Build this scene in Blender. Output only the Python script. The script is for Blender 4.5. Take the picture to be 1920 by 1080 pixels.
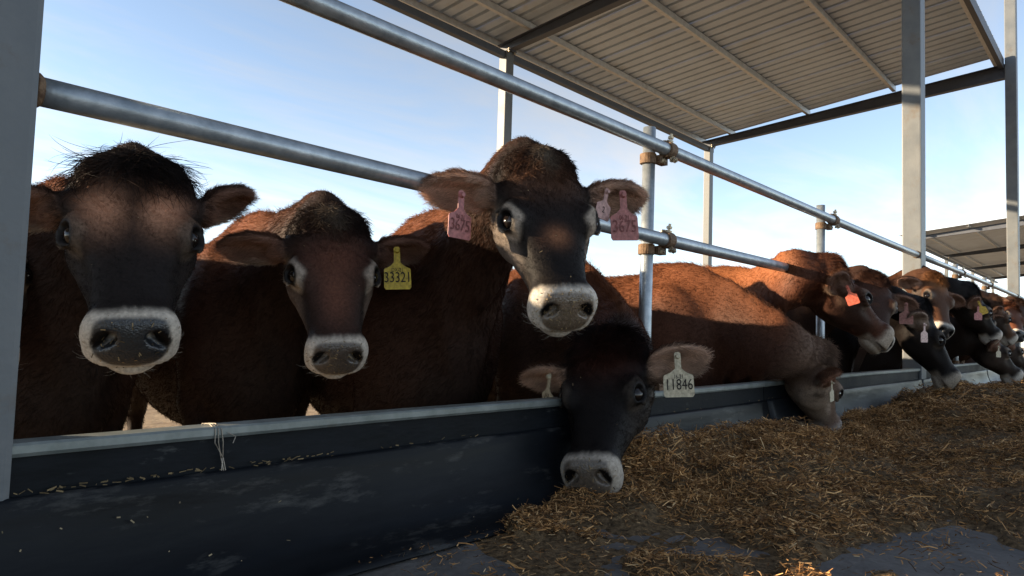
import bpy, bmesh, math, random
import numpy as np
from mathutils import Vector, Matrix

for o in list(bpy.data.objects):
    bpy.data.objects.remove(o, do_unlink=True)
scene = bpy.context.scene
COL = scene.collection

# ----------------------------------------------------------------------------
# camera, sky, sun, exposure
# world: X runs along the feed fence away to the right, Y goes back over the cows
# ----------------------------------------------------------------------------
cam_d = bpy.data.cameras.new('camera')
cam = bpy.data.objects.new('camera', cam_d); COL.objects.link(cam)
cam_d.sensor_width = 36.0
cam_d.lens = 36.0 * 1342.8 / 1920
cam_d.clip_start = .02; cam_d.clip_end = 3000
_yaw, _pitch, _roll = .7231, .0598, .0304
_F = Vector((math.cos(_pitch) * math.cos(_yaw), math.cos(_pitch) * math.sin(_yaw), math.sin(_pitch)))
_R = Vector((math.sin(_yaw), -math.cos(_yaw), 0)); _U = _R.cross(_F)
_R2 = math.cos(_roll) * _R + math.sin(_roll) * _U
_U2 = -math.sin(_roll) * _R + math.cos(_roll) * _U
_M = Matrix((_R2, _U2, -_F)).transposed().to_4x4()
_M.translation = (0, 0, .66)
cam.matrix_world = _M
scene.camera = cam

SUN_AZ, SUN_EL = math.radians(135), math.radians(12.8)
SUN_DIR = Vector((math.cos(SUN_AZ) * math.cos(SUN_EL), math.sin(SUN_AZ) * math.cos(SUN_EL), math.sin(SUN_EL)))

world = bpy.data.worlds.new('World'); scene.world = world; world.use_nodes = True
nt = world.node_tree; nt.nodes.clear()
sky = nt.nodes.new('ShaderNodeTexSky'); sky.sky_type = 'NISHITA'; sky.sun_disc = False
sky.sun_elevation = SUN_EL; sky.sun_rotation = math.pi / 2 - SUN_AZ
sky.altitude = 1500; sky.air_density = 1.0; sky.dust_density = .25; sky.ozone_density = 1.6
# thin high cloud over the whole dome
tc = nt.nodes.new('ShaderNodeTexCoord')
sep = nt.nodes.new('ShaderNodeSeparateXYZ'); nt.links.new(tc.outputs['Generated'], sep.inputs[0])
zc = nt.nodes.new('ShaderNodeMath'); zc.operation = 'MAXIMUM'; zc.inputs[1].default_value = .0
nt.links.new(sep.outputs['Z'], zc.inputs[0])
za = nt.nodes.new('ShaderNodeMath'); za.operation = 'ADD'; za.inputs[1].default_value = .12
nt.links.new(zc.outputs[0], za.inputs[0])
dv = nt.nodes.new('ShaderNodeVectorMath'); dv.operation = 'DIVIDE'
cz = nt.nodes.new('ShaderNodeCombineXYZ')
for i in range(3): nt.links.new(za.outputs[0], cz.inputs[i])
nt.links.new(tc.outputs['Generated'], dv.inputs[0]); nt.links.new(cz.outputs[0], dv.inputs[1])
mp = nt.nodes.new('ShaderNodeMapping'); mp.inputs['Scale'].default_value = (.55, 1.2, .3); mp.inputs['Rotation'].default_value = (0, 0, .9)
nt.links.new(dv.outputs[0], mp.inputs[0])
nz = nt.nodes.new('ShaderNodeTexNoise'); nz.inputs['Scale'].default_value = 1.35; nz.inputs['Detail'].default_value = 9; nz.inputs['Roughness'].default_value = .58
nz.inputs['Distortion'].default_value = .5
nt.links.new(mp.outputs[0], nz.inputs['Vector'])
cr = nt.nodes.new('ShaderNodeValToRGB'); cr.color_ramp.elements[0].position = .42; cr.color_ramp.elements[1].position = .70
cr.color_ramp.elements[0].color = (.26, .26, .26, 1); cr.color_ramp.elements[1].color = (.9, .9, .9, 1)
nt.links.new(nz.outputs['Fac'], cr.inputs[0])
mixc = nt.nodes.new('ShaderNodeMix'); mixc.data_type = 'RGBA'
# cloud brightness follows the sky's own, whitened
lum = nt.nodes.new('ShaderNodeRGBToBW'); nt.links.new(sky.outputs[0], lum.inputs[0])
lm = nt.nodes.new('ShaderNodeMath'); lm.operation = 'MULTIPLY'; lm.inputs[1].default_value = 1.2; nt.links.new(lum.outputs[0], lm.inputs[0])
cc = nt.nodes.new('ShaderNodeCombineColor')
for i, g in enumerate((.97, 1., 1.06)):
    mm = nt.nodes.new('ShaderNodeMath'); mm.operation = 'MULTIPLY'; mm.inputs[1].default_value = g
    nt.links.new(lm.outputs[0], mm.inputs[0]); nt.links.new(mm.outputs[0], cc.inputs[i])
nt.links.new(cr.outputs[0], mixc.inputs['Factor']); nt.links.new(sky.outputs[0], mixc.inputs['A']); nt.links.new(cc.outputs[0], mixc.inputs['B'])
bg = nt.nodes.new('ShaderNodeBackground'); bg.inputs['Strength'].default_value = .12
out = nt.nodes.new('ShaderNodeOutputWorld')
nt.links.new(mixc.outputs['Result'], bg.inputs['Color']); nt.links.new(bg.outputs[0], out.inputs[0])

sun_d = bpy.data.lights.new('sun', 'SUN'); sun_d.energy = 5.0; sun_d.angle = math.radians(.5); sun_d.color = (1., .79, .54)
sun = bpy.data.objects.new('sun', sun_d); COL.objects.link(sun)
sun.rotation_euler = SUN_DIR.to_track_quat('Z', 'Y').to_euler()
sun.location = SUN_DIR * 40

vs = scene.view_settings
vs.view_transform = 'Standard'; vs.look = 'None'; vs.gamma = 1.0; vs.exposure = 1.45; vs.use_curve_mapping = False
scene.render.film_transparent = False
cy = scene.cycles
cy.use_denoising = True
try:
    cy.denoiser = 'OPENIMAGEDENOISE'; cy.denoising_input_passes = 'RGB_ALBEDO_NORMAL'
except Exception:
    pass
cy.max_bounces = 6; cy.diffuse_bounces = 3; cy.glossy_bounces = 3; cy.transmission_bounces = 2; cy.transparent_max_bounces = 4
cy.caustics_reflective = False; cy.caustics_refractive = False; cy.sample_clamp_indirect = 6

# ----------------------------------------------------------------------------
# helpers
# ----------------------------------------------------------------------------
def tag(o, label=None, cat=None, group=None, kind=None):
    if label: o['label'] = label
    if cat: o['category'] = cat
    if group: o['group'] = group
    if kind: o['kind'] = kind
    return o
def link(name, data, parent=None, loc=None, mat=None):
    o = bpy.data.objects.new(name, data); COL.objects.link(o)
    if parent is not None: o.parent = parent
    if loc is not None: o.location = loc
    if mat is not None and data is not None: data.materials.append(mat)
    return o
def empty(name, loc=(0, 0, 0)):
    o = bpy.data.objects.new(name, None); COL.objects.link(o); o.location = loc
    o.empty_display_size = .2
    return o
def bm_obj(name, bm, mat, parent=None, loc=None, smooth=False):
    me = bpy.data.meshes.new(name); bm.to_mesh(me); bm.free()
    if smooth:
        me.polygons.foreach_set('use_smooth', [True] * len(me.polygons))
    return link(name, me, parent, loc, mat)
def np_mesh(name, V, Q, mat=None, smooth=True):
    me = bpy.data.meshes.new(name)
    V = np.asarray(V, np.float32); Q = np.asarray(Q, np.int32); n = Q.shape[1]
    me.vertices.add(len(V)); me.vertices.foreach_set('co', V.ravel())
    me.loops.add(Q.size); me.loops.foreach_set('vertex_index', Q.ravel())
    me.polygons.add(len(Q)); me.polygons.foreach_set('loop_start', np.arange(len(Q), dtype=np.int32) * n)
    me.polygons.foreach_set('loop_total', np.full(len(Q), n, np.int32))
    me.update(calc_edges=True); me.validate()
    me.polygons.foreach_set('use_smooth', np.full(len(me.polygons), smooth))
    if mat: me.materials.append(mat)
    return me
def box(bm, lo, hi):
    vs_ = [bm.verts.new((x, y, z)) for x in (lo[0], hi[0]) for y in (lo[1], hi[1]) for z in (lo[2], hi[2])]
    for f in ((0, 1, 3, 2), (4, 6, 7, 5), (0, 4, 5, 1), (2, 3, 7, 6), (0, 2, 6, 4), (1, 5, 7, 3)):
        bm.faces.new([vs_[i] for i in f])
    return vs_
def tube(bm, pts, r, n=16, cap=True):
    pts = [Vector(p) for p in pts]
    rr = r if isinstance(r, (list, tuple)) else [r] * len(pts)
    rings = []
    prev = None
    for i, p in enumerate(pts):
        d = (pts[min(i + 1, len(pts) - 1)] - pts[max(i - 1, 0)]).normalized()
        if prev is None:
            a = d.orthogonal().normalized()
        else:
            a = (prev - d * prev.dot(d)).normalized()
        prev = a; b = d.cross(a)
        rings.append([bm.verts.new(p + (a * math.cos(t) + b * math.sin(t)) * rr[i]) for t in [2 * math.pi * k / n for k in range(n)]])
    for A, B in zip(rings, rings[1:]):
        for k in range(n):
            bm.faces.new((A[k], A[(k + 1) % n], B[(k + 1) % n], B[k]))
    if cap:
        bm.faces.new(rings[0][::-1]); bm.faces.new(rings[-1])
def extrude_profile(bm, prof, axis_pts, closed=True):
    """prof: list of (y,z); swept along the x values in axis_pts"""
    rings = [[bm.verts.new((x, y, z)) for y, z in prof] for x in axis_pts]
    n = len(prof)
    for A, B in zip(rings, rings[1:]):
        for k in range(n if closed else n - 1):
            bm.faces.new((A[k], B[k], B[(k + 1) % n], A[(k + 1) % n]))
    if closed:
        bm.faces.new(rings[0]); bm.faces.new(rings[-1][::-1])
    return rings
def fix_normals(bm):
    bmesh.ops.recalc_face_normals(bm, faces=bm.faces[:])

# ---- materials
MATS = {}
def mat_nodes(name):
    m = bpy.data.materials.new(name); m.use_nodes = True
    nt = m.node_tree; b = nt.nodes['Principled BSDF']
    MATS[name] = m
    return m, nt, b
def noise_mat(name, c1, c2, scale=6., detail=6, rough=(.4, .7), metallic=0., bump=0., bump_scale=60., stretch=(1, 1, 1), spec=.5, lo=.35, hi=.65, c3=None, c3_scale=2., c3_lo=.55, c3_hi=.7, coat=0.):
    m, nt, b = mat_nodes(name)
    tc = nt.nodes.new('ShaderNodeTexCoord'); mp = nt.nodes.new('ShaderNodeMapping'); mp.inputs['Scale'].default_value = stretch
    nt.links.new(tc.outputs['Object'], mp.inputs[0])
    nz = nt.nodes.new('ShaderNodeTexNoise'); nz.inputs['Scale'].default_value = scale; nz.inputs['Detail'].default_value = detail; nz.inputs['Roughness'].default_value = .65
    nt.links.new(mp.outputs[0], nz.inputs['Vector'])
    cr = nt.nodes.new('ShaderNodeValToRGB'); e = cr.color_ramp.elements
    e[0].position = lo; e[1].position = hi; e[0].color = (*c1, 1); e[1].color = (*c2, 1)
    nt.links.new(nz.outputs['Fac'], cr.inputs[0])
    colour = cr.outputs[0]
    if c3 is not None:
        n3 = nt.nodes.new('ShaderNodeTexNoise'); n3.inputs['Scale'].default_value = c3_scale; n3.inputs['Detail'].default_value = 8; n3.inputs['Roughness'].default_value = .7
        nt.links.new(mp.outputs[0], n3.inputs['Vector'])
        mr = nt.nodes.new('ShaderNodeMapRange'); mr.inputs['From Min'].default_value = c3_lo; mr.inputs['From Max'].default_value = c3_hi
        nt.links.new(n3.outputs['Fac'], mr.inputs['Value'])
        mx = nt.nodes.new('ShaderNodeMix'); mx.data_type = 'RGBA'
        nt.links.new(mr.outputs[0], mx.inputs['Factor']); nt.links.new(colour, mx.inputs['A']); mx.inputs['B'].default_value = (*c3, 1)
        colour = mx.outputs['Result']
    nt.links.new(colour, b.inputs['Base Color'])
    rr = nt.nodes.new('ShaderNodeMapRange'); rr.inputs['To Min'].default_value = rough[0]; rr.inputs['To Max'].default_value = rough[1]
    nt.links.new(nz.outputs['Fac'], rr.inputs['Value']); nt.links.new(rr.outputs[0], b.inputs['Roughness'])
    b.inputs['Metallic'].default_value = metallic; b.inputs['Specular IOR Level'].default_value = spec
    if bump:
        nb = nt.nodes.new('ShaderNodeTexNoise'); nb.inputs['Scale'].default_value = bump_scale; nb.inputs['Detail'].default_value = 5
        nt.links.new(mp.outputs[0], nb.inputs['Vector'])
        bp = nt.nodes.new('ShaderNodeBump'); bp.inputs['Strength'].default_value = bump; bp.inputs['Distance'].default_value = .01
        nt.links.new(nb.outputs['Fac'], bp.inputs['Height']); nt.links.new(bp.outputs[0], b.inputs['Normal'])
    return m
M_PAINT = noise_mat('grey_paint', (.092, .104, .114), (.130, .140, .146), 5, rough=(.38, .6), bump=.08, bump_scale=90, c3=(.10, .075, .05), c3_scale=7, c3_lo=.56, c3_hi=.78)
M_PAINT_SHADED = noise_mat('grey_paint_shaded', (.045, .052, .068), (.065, .073, .092), 5, rough=(.45, .65), bump=.06, bump_scale=90)  # column paint made darker and bluer, the beams' backlit shade put into its colour
M_GALV = noise_mat('galvanised', (.27, .31, .34), (.42, .46, .49), 26, detail=5, rough=(.30, .46), metallic=.62, bump=.05, bump_scale=160, c3=(.22, .20, .17), c3_scale=14, c3_lo=.60, c3_hi=.78)
M_PURLIN = noise_mat('galvanised_purlin', (.46, .47, .47), (.60, .61, .61), 12, rough=(.4, .55), metallic=.35)
M_SHEET = noise_mat('roof_sheet_underside', (.46, .54, .64), (.55, .64, .745), 2.2, rough=(.42, .6), metallic=.15, c3=(.46, .47, .47), c3_scale=3, c3_lo=.55, c3_hi=.8)
M_RUST = noise_mat('rusty_iron', (.09, .05, .028), (.24, .155, .09), 70, rough=(.6, .85), metallic=.3, bump=.3, bump_scale=220)
M_CLAMPZ = noise_mat('zinc_bolt', (.30, .25, .18), (.55, .46, .32), 80, rough=(.35, .55), metallic=.8)
M_STEEL = noise_mat('black_steel', (.005, .0065, .008), (.011, .013, .016), 14, rough=(.45, .7), bump=.12, bump_scale=80, spec=.09, stretch=(.4, 1, 1.3), c3=(.085, .09, .088), c3_scale=26, c3_lo=.62, c3_hi=.80)
M_LIP = noise_mat('lip_galvanised', (.15, .172, .165), (.24, .265, .255), 18, rough=(.42, .62), metallic=.45, c3=(.16, .13, .10), c3_scale=10, c3_lo=.6, c3_hi=.78)
M_RUBBER = noise_mat('black_rubber', (.004, .005, .0065), (.010, .0115, .014), 5, rough=(.28, .48), bump=.12, bump_scale=30, spec=.09, stretch=(.35, 1, 1.4), c3=(.085, .083, .078), c3_scale=13, c3_lo=.57, c3_hi=.80)
M_CONC = noise_mat('concrete', (.060, .055, .052), (.13, .12, .11), 6, rough=(.6, .9), bump=.4, bump_scale=45)
M_YARD = noise_mat('yard_soil', (.25, .18, .115), (.42, .32, .21), 3.2, detail=10, rough=(.85, 1.), bump=.9, bump_scale=14, spec=.1)
M_WIRE = noise_mat('tie_wire', (.22, .19, .16), (.40, .36, .30), 120, rough=(.4, .6), metallic=.7)
def flat_mat(name, c, rough=.5, spec=.5, trans=0.):
    m, nt, b = mat_nodes(name)
    tc = nt.nodes.new('ShaderNodeTexCoord')
    nz = nt.nodes.new('ShaderNodeTexNoise'); nz.inputs['Scale'].default_value = 90; nz.inputs['Detail'].default_value = 4
    nt.links.new(tc.outputs['Object'], nz.inputs['Vector'])
    mr = nt.nodes.new('ShaderNodeMapRange'); mr.inputs['From Min'].default_value = .3; mr.inputs['From Max'].default_value = .7
    mr.inputs['To Min'].default_value = .52; mr.inputs['To Max'].default_value = 1.12
    nt.links.new(nz.outputs['Fac'], mr.inputs['Value'])
    mx = nt.nodes.new('ShaderNodeVectorMath'); mx.operation = 'SCALE'; mx.inputs[0].default_value = c
    nt.links.new(mr.outputs[0], mx.inputs['Scale']); nt.links.new(mx.outputs[0], b.inputs['Base Color'])
    b.inputs['Roughness'].default_value = rough; b.inputs['Specular IOR Level'].default_value = spec
    return m
def attr_mat(name, attr, rough=.6, spec=.25, noise=0., bump=0.):
    m, nt, b = mat_nodes(name)
    a = nt.nodes.new('ShaderNodeAttribute'); a.attribute_name = attr
    col = a.outputs['Color']
    if noise:
        tc = nt.nodes.new('ShaderNodeTexCoord'); nz = nt.nodes.new('ShaderNodeTexNoise'); nz.inputs['Scale'].default_value = 130; nz.inputs['Detail'].default_value = 3
        nt.links.new(tc.outputs['Object'], nz.inputs['Vector'])
        mr = nt.nodes.new('ShaderNodeMapRange'); mr.inputs['From Min'].default_value = .3; mr.inputs['From Max'].default_value = .7
        mr.inputs['To Min'].default_value = 1 - noise; mr.inputs['To Max'].default_value = 1 + noise
        nt.links.new(nz.outputs['Fac'], mr.inputs['Value'])
        mx = nt.nodes.new('ShaderNodeVectorMath'); mx.operation = 'SCALE'; nt.links.new(col, mx.inputs[0]); nt.links.new(mr.outputs[0], mx.inputs['Scale'])
        col = mx.outputs[0]
        if bump:
            bp = nt.nodes.new('ShaderNodeBump'); bp.inputs['Strength'].default_value = bump; bp.inputs['Distance'].default_value = .004
            nt.links.new(nz.outputs['Fac'], bp.inputs['Height']); nt.links.new(bp.outputs[0], b.inputs['Normal'])
    nt.links.new(col, b.inputs['Base Color'])
    b.inputs['Roughness'].default_value = rough; b.inputs['Specular IOR Level'].default_value = spec
    return m
def hide_mat():
    m = attr_mat('cow_hide', 'col', .62, .14, .25, .35)
    nt = m.node_tree; b = nt.nodes['Principled BSDF']
    a = nt.nodes.new('ShaderNodeAttribute'); a.attribute_name = 'wet'
    mr = nt.nodes.new('ShaderNodeMapRange'); mr.inputs['To Min'].default_value = .62; mr.inputs['To Max'].default_value = .30
    nt.links.new(a.outputs['Fac'], mr.inputs['Value']); nt.links.new(mr.outputs[0], b.inputs['Roughness'])
    ms = nt.nodes.new('ShaderNodeMapRange'); ms.inputs['To Min'].default_value = .13; ms.inputs['To Max'].default_value = .6
    nt.links.new(a.outputs['Fac'], ms.inputs['Value']); nt.links.new(ms.outputs[0], b.inputs['Specular IOR Level'])
    tc = nt.nodes.new('ShaderNodeTexCoord'); vo = nt.nodes.new('ShaderNodeTexVoronoi'); vo.inputs['Scale'].default_value = 210
    nt.links.new(tc.outputs['Object'], vo.inputs['Vector'])
    b2 = nt.nodes.new('ShaderNodeBump'); b2.inputs['Distance'].default_value = .0009; b2.invert = True
    nt.links.new(a.outputs['Fac'], b2.inputs['Strength']); nt.links.new(vo.outputs['Distance'], b2.inputs['Height'])
    old = b.inputs['Normal'].links[0].from_socket
    nt.links.new(old, b2.inputs['Normal']); nt.links.new(b2.outputs[0], b.inputs['Normal'])
    return m
M_HIDE = hide_mat()
def hair_mat():
    m = bpy.data.materials.new('cow_hair'); m.use_nodes = True; nt = m.node_tree; nt.nodes.clear()
    a = nt.nodes.new('ShaderNodeAttribute'); a.attribute_name = 'col'
    d = nt.nodes.new('ShaderNodeBsdfDiffuse'); t = nt.nodes.new('ShaderNodeBsdfTranslucent'); g = nt.nodes.new('ShaderNodeBsdfAnisotropic')
    g.inputs['Roughness'].default_value = .38
    g.inputs['Color'].default_value = (.9, .9, .9, 1)
    m1 = nt.nodes.new('ShaderNodeMixShader'); m1.inputs[0].default_value = .22
    m2 = nt.nodes.new('ShaderNodeMixShader'); m2.inputs[0].default_value = .010
    o = nt.nodes.new('ShaderNodeOutputMaterial')
    nt.links.new(a.outputs['Color'], d.inputs['Color']); nt.links.new(a.outputs['Color'], t.inputs['Color'])
    nt.links.new(d.outputs[0], m1.inputs[1]); nt.links.new(t.outputs[0], m1.inputs[2])
    nt.links.new(m1.outputs[0], m2.inputs[1]); nt.links.new(g.outputs[0], m2.inputs[2]); nt.links.new(m2.outputs[0], o.inputs[0])
    return m
M_HAIR = hair_mat()
M_EYE = flat_mat('cow_eye', (.010, .007, .006), .10, .5)
M_NOSE_WET = None

# ----------------------------------------------------------------------------
# the setting: yard, feed table
# ----------------------------------------------------------------------------
YARD_Z, FEED_Z = -.25, .18
FENCE_Y = 1.35
rnd = random.Random(4)
nrng = np.random.default_rng(11)

# smooth value noise for terrain
def vnoise(x, y, seed=0):
    g = np.random.default_rng(seed).random((64, 64))
    xi = np.floor(x).astype(int); yi = np.floor(y).astype(int); fx = x - xi; fy = y - yi
    fx = fx * fx * (3 - 2 * fx); fy = fy * fy * (3 - 2 * fy)
    a = g[xi % 64, yi % 64]; b = g[(xi + 1) % 64, yi % 64]; c = g[xi % 64, (yi + 1) % 64]; d = g[(xi + 1) % 64, (yi + 1) % 64]
    return (a * (1 - fx) + b * fx) * (1 - fy) + (c * (1 - fx) + d * fx) * fy
def fbm(x, y, oct=4, seed=0):
    s = 0; amp = .5; f = 1.
    for i in range(oct):
        s = s + amp * (vnoise(x * f, y * f, seed + i) - .5) * 2; amp *= .5; f *= 2.03
    return s

def ground_sheet():
    xs = np.unique(np.concatenate([np.linspace(-900, -20, 12), np.arange(-20, 50, .35), np.linspace(50, 900, 14)]))
    ys = np.unique(np.concatenate([np.linspace(-900, -8, 12), np.linspace(-8, 1.2, 10), np.arange(1.3, 30, .35), np.linspace(30, 900, 14)]))
    X, Y = np.meshgrid(xs, ys, indexing='ij')
    near = np.exp(-((X - 8) / 30) ** 2 - ((Y - 8) / 20) ** 2)
    Z = YARD_Z + near * np.where(Y > 1.25, .030 * fbm(X * 1.3, Y * 1.3, 4, 3), 0)
    V = np.stack([X, Y, Z], -1).reshape(-1, 3); n = len(ys)
    i, j = np.meshgrid(np.arange(len(xs) - 1), np.arange(n - 1), indexing='ij')
    a = (i * n + j).ravel()
    return np_mesh('ground', V, np.stack([a, a + n, a + n + 1, a + 1], 1), M_YARD)
tag(link('ground', ground_sheet()), 'dry trodden earth of the cattle yard behind the cows', kind='structure')
bm = bmesh.new(); box(bm, (-30, -7, YARD_Z - .3), (70, FENCE_Y + .10, FEED_Z)); fix_normals(bm)
tag(bm_obj('feed_alley', bm, M_CONC), 'dark concrete feed alley in front of the fence', kind='structure')

# ----------------------------------------------------------------------------
# shed: columns, rafters, purlins, ribbed roof sheets
# ----------------------------------------------------------------------------
RIB = .187
def roof_z(y): return 4.34 + .112 * (6.2 - y)
def bevel_box(name, lo, hi, mat, parent, r=.006):
    bm = bmesh.new(); box(bm, lo, hi); fix_normals(bm)
    bmesh.ops.bevel(bm, geom=bm.edges[:], offset=r, segments=2, affect='EDGES', profile=.7)
    return bm_obj(name, bm, mat, parent)
def sheet_mesh(x0, x1, y0, y1):
    """trapezoid-rib sheet, ribs running down the slope"""
    bm = bmesh.new()
    prof = []
    n = max(1, round((x1 - x0) / RIB))
    for k in range(n):
        b = x0 + k * RIB
        prof += [(b, 0), (b + .132, 0), (b + .143, .042), (b + .176, .042), (b + .187, 0)]
    prof.append((x0 + n * RIB + .02, 0))
    ys = [y0, (y0 + y1) / 2, y1]
    rows = [[bm.verts.new((x, y, roof_z(y) + z)) for x, z in prof] for y in ys]
    for A, B in zip(rows, rows[1:]):
        for k in range(len(prof) - 1):
            if (Vector(A[k].co) - Vector(A[k + 1].co)).length < 1e-6: continue
            bm.faces.new((A[k], A[k + 1], B[k + 1], B[k]))
    return bm
def shed(name, frames, rear_frames, x0, x1, label, detail=True):
    root = empty(name, (frames[0], FENCE_Y, YARD_Z)); tag(root, label, 'shed', 'open cattle sheds')
    inv = Vector((frames[0], FENCE_Y, YARD_Z))
    made = []
    for x in frames:
        made.append(bevel_box('column', (x, 1.315, YARD_Z), (x + .165, 1.455, roof_z(1.4) + (1.3 if detail else -.12)), M_PAINT, root, .010))
        bm = bmesh.new(); box(bm, (x - .05, 1.26, YARD_Z), (x + .215, 1.50, YARD_Z + .015)); fix_normals(bm)
        made.append(bm_obj('base_plate', bm, M_PAINT_SHADED, root))
    for x in rear_frames:
        made.append(bevel_box('column', (x - .07, 5.90, YARD_Z), (x + .07, 6.02, roof_z(5.96) - .20), M_PAINT, root, .008))
    # tapered rafters (I section)
    for xf, xr in zip(frames, rear_frames):
        bm = bmesh.new()
        ya, yb = 1.46, 6.08
        for (z0a, z1a, z0b, z1b, hw) in [(-.30, -.288, -.205, -.193, .05), (-.101, -.089, -.101, -.089, .05), (-.289, -.1, -.194, -.1, .006)]:
            vs_ = []
            for y, z0, z1, xx in ((ya, z0a, z1a, xf + .08), (yb, z0b, z1b, xr)):
                for dx in (-hw, hw):
                    for z in (z0, z1): vs_.append(bm.verts.new((xx + dx, y, roof_z(y) + z)))
            for f in ((0, 1, 3, 2), (4, 6, 7, 5), (0, 4, 5, 1), (2, 3, 7, 6), (0, 2, 6, 4), (1, 5, 7, 3)):
                bm.faces.new([vs_[i] for i in f])
        fix_normals(bm)
        made.append(bm_obj('rafter', bm, M_PAINT_SHADED, root))
        # gusset plates at each end
        bm = bmesh.new(); box(bm, (xr - .075, 5.86, roof_z(5.96) - .215), (xr + .075, 6.06, roof_z(5.96) - .198)); fix_normals(bm)
        made.append(bm_obj('cap_plate', bm, M_PAINT_SHADED, root))
        for dx in (-.055, .055):
            for dy in (5.875, 6.045):
                bm = bmesh.new(); bmesh.ops.create_cone(bm, cap_ends=True, segments=6, radius1=.013, radius2=.013, depth=.05)
                made.append(bm_obj('bolt', bm, M_CLAMPZ, root, (xr + dx, dy, roof_z(5.96) - .215)))
    # rear eave beam, a square tube under the sheets
    zb = roof_z(5.96) - .30
    made.append(bevel_box('eave_beam', (x0, 5.92, zb), (x1 - .05, 6.0, zb + .085), M_PAINT_SHADED, root, .008))
    # purlins: C sections
    for y in (6.12, 5.55, 4.22, 2.90):
        bm = bmesh.new(); z = roof_z(y)
        t = .004; h = .082
        prof = [(y - .026, z - .006), (y - .026, z - h), (y + .026, z - h), (y + .026, z - h + .018), (y + .026 - t, z - h + .018), (y + .026 - t, z - h + t), (y - .026 + t, z - h + t),
                (y - .026 + t, z - .006 - t), (y + .026, z - .006 - t), (y + .026, z - .006)]
        extrude_profile(bm, prof, [x0, (x0 + x1) / 2, x1]); fix_normals(bm)
        made.append(bm_obj('purlin', bm, M_PURLIN, root))
    zf = roof_z(1.5)
    bm = bmesh.new(); box(bm, (x0, 1.465, zf - .16), (x1 + .1, 1.475, zf - .01)); box(bm, (x0, 1.475, zf - .16), (x1 + .1, 1.525, zf - .15)); fix_normals(bm)
    made.append(bm_obj('edge_purlin', bm, M_PAINT_SHADED, root))
    made.append(bevel_box('edge_purlin', (x0, 1.53, zf - .13), (x1, 1.58, zf - .02), M_PURLIN, root, .004))
    # roof sheets, five ribs wide
    x = x0
    while x < x1 - .1:
        n = min(5, round((x1 - x) / RIB)); 
        if n < 1: break
        made.append(bm_obj('roof_sheet', sheet_mesh(x, x + n * RIB - 1e-4, 1.48, 6.24), M_SHEET, root, None))
        x += n * RIB
    for o in made:
        o.location = Vector(o.location) - inv
    return root
shed('cattle_shed', [-5.65, .172, 6.40, 12.37], [-5.5, .62, 6.52, 12.12], -7.0, 12.30, 'near open cattle shed with ribbed metal roof over the cows')
shed('cattle_shed', [27.2, 33.2, 39.2, 45.2], [27.4, 33.4, 39.4, 45.4], 27.0, 47.0, 'far open cattle shed beyond the gap at the right edge', False)

# ----------------------------------------------------------------------------
# feed fence: posts, rails, couplers
# ----------------------------------------------------------------------------
fence = empty('feed_fence', (.30, FENCE_Y, FEED_Z))
tag(fence, 'galvanised tube feed fence with two rails and clamped posts', 'fence')
FL = Vector((.30, FENCE_Y, FEED_Z))
def fpart(name, bm, mat, smooth=False, parent=None):
    bmesh.ops.translate(bm, verts=bm.verts[:], vec=-FL)
    return bm_obj(name, bm, mat, parent or fence, None, smooth)
PR = .0242
posts = [-1.75, -3.6, 2.345, 4.29, 8.27, 10.02, 14.2, 16.1, 18.0, 20.0, 22.0, 24.0, 26.0]
TOPZ = lambda x: 1.36 + .004 * math.sin(x * .9) + .0015 * x
MIDZ = lambda x: 1.028 - .008 * min(max(x - .5, 0) / 2.2, 1) 
bays = [(-5.4, .172 + .002), (.337, 6.398), (6.567, 12.368), (12.537, 27.2)]
for zf_, in ((TOPZ,), (MIDZ,)):
    for a, b in bays:
        bm = bmesh.new(); n = max(4, int((b - a) / .5))
        tube(bm, [(a + (b - a) * i / n, FENCE_Y, zf_(a + (b - a) * i / n)) for i in range(n + 1)], PR, 24)
        fpart('rail', bm, M_GALV, True)
# weld collar where the rails meet the columns
for x, s in ((.337, 1), (6.40, -1), (6.565, 1), (12.37, -1)):
    for zf_ in (TOPZ, MIDZ):
        bm = bmesh.new(); tube(bm, [(x, FENCE_Y, zf_(x)), (x + s * .006, FENCE_Y, zf_(x)), (x + s * .012, FENCE_Y, zf_(x))], [PR + .007, PR + .005, PR], 20)
        fpart('weld_bead', bm, M_RUST, True)
def clamp(x, z, near):
    """right-angle coupler: a band on the post, a band on the rail, eye bolts with nuts"""
    py = FENCE_Y + .0505
    bm = bmesh.new()
    zb = z - .040
    tube(bm, [(x, py, zb - .020), (x, py, zb - .018), (x, py, zb + .018), (x, py, zb + .020)], [PR + .003, PR + .007, PR + .007, PR + .003], 20)
    xr = x + .062
    tube(bm, [(xr - .024, FENCE_Y, z), (xr - .022, FENCE_Y, z), (xr + .022, FENCE_Y, z), (xr + .024, FENCE_Y, z)], [PR + .003, PR + .0075, PR + .0075, PR + .003], 20)
    box(bm, (x + .015, FENCE_Y + .008, zb - .016), (xr + .012, FENCE_Y + .036, zb + .014))
    o = fpart('clamp', bm, M_RUST)
    if not near: return
    for (p, d, L) in [((xr, FENCE_Y - .006, z + .028), (.12, -.15, 1), .034), ((xr + .004, FENCE_Y + .02, z + .030), (1, 0, .12), .045),
                      ((x + .028, py - .028, zb - .004), (.5, -1, -.1), .030), ((xr + .004, FENCE_Y - .012, z - .034), (.1, -.8, -.4), .026)]:
        bm = bmesh.new(); p = Vector(p); d = Vector(d).normalized()
        tube(bm, [p, p + d * L], .0055, 8)
        tube(bm, [p + d * L * .45, p + d * (L * .45 + .009)], .0115, 6)
        tube(bm, [p, p + d * .008], .013, 10)
        fpart('bolt', bm, M_CLAMPZ, False, o)
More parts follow.
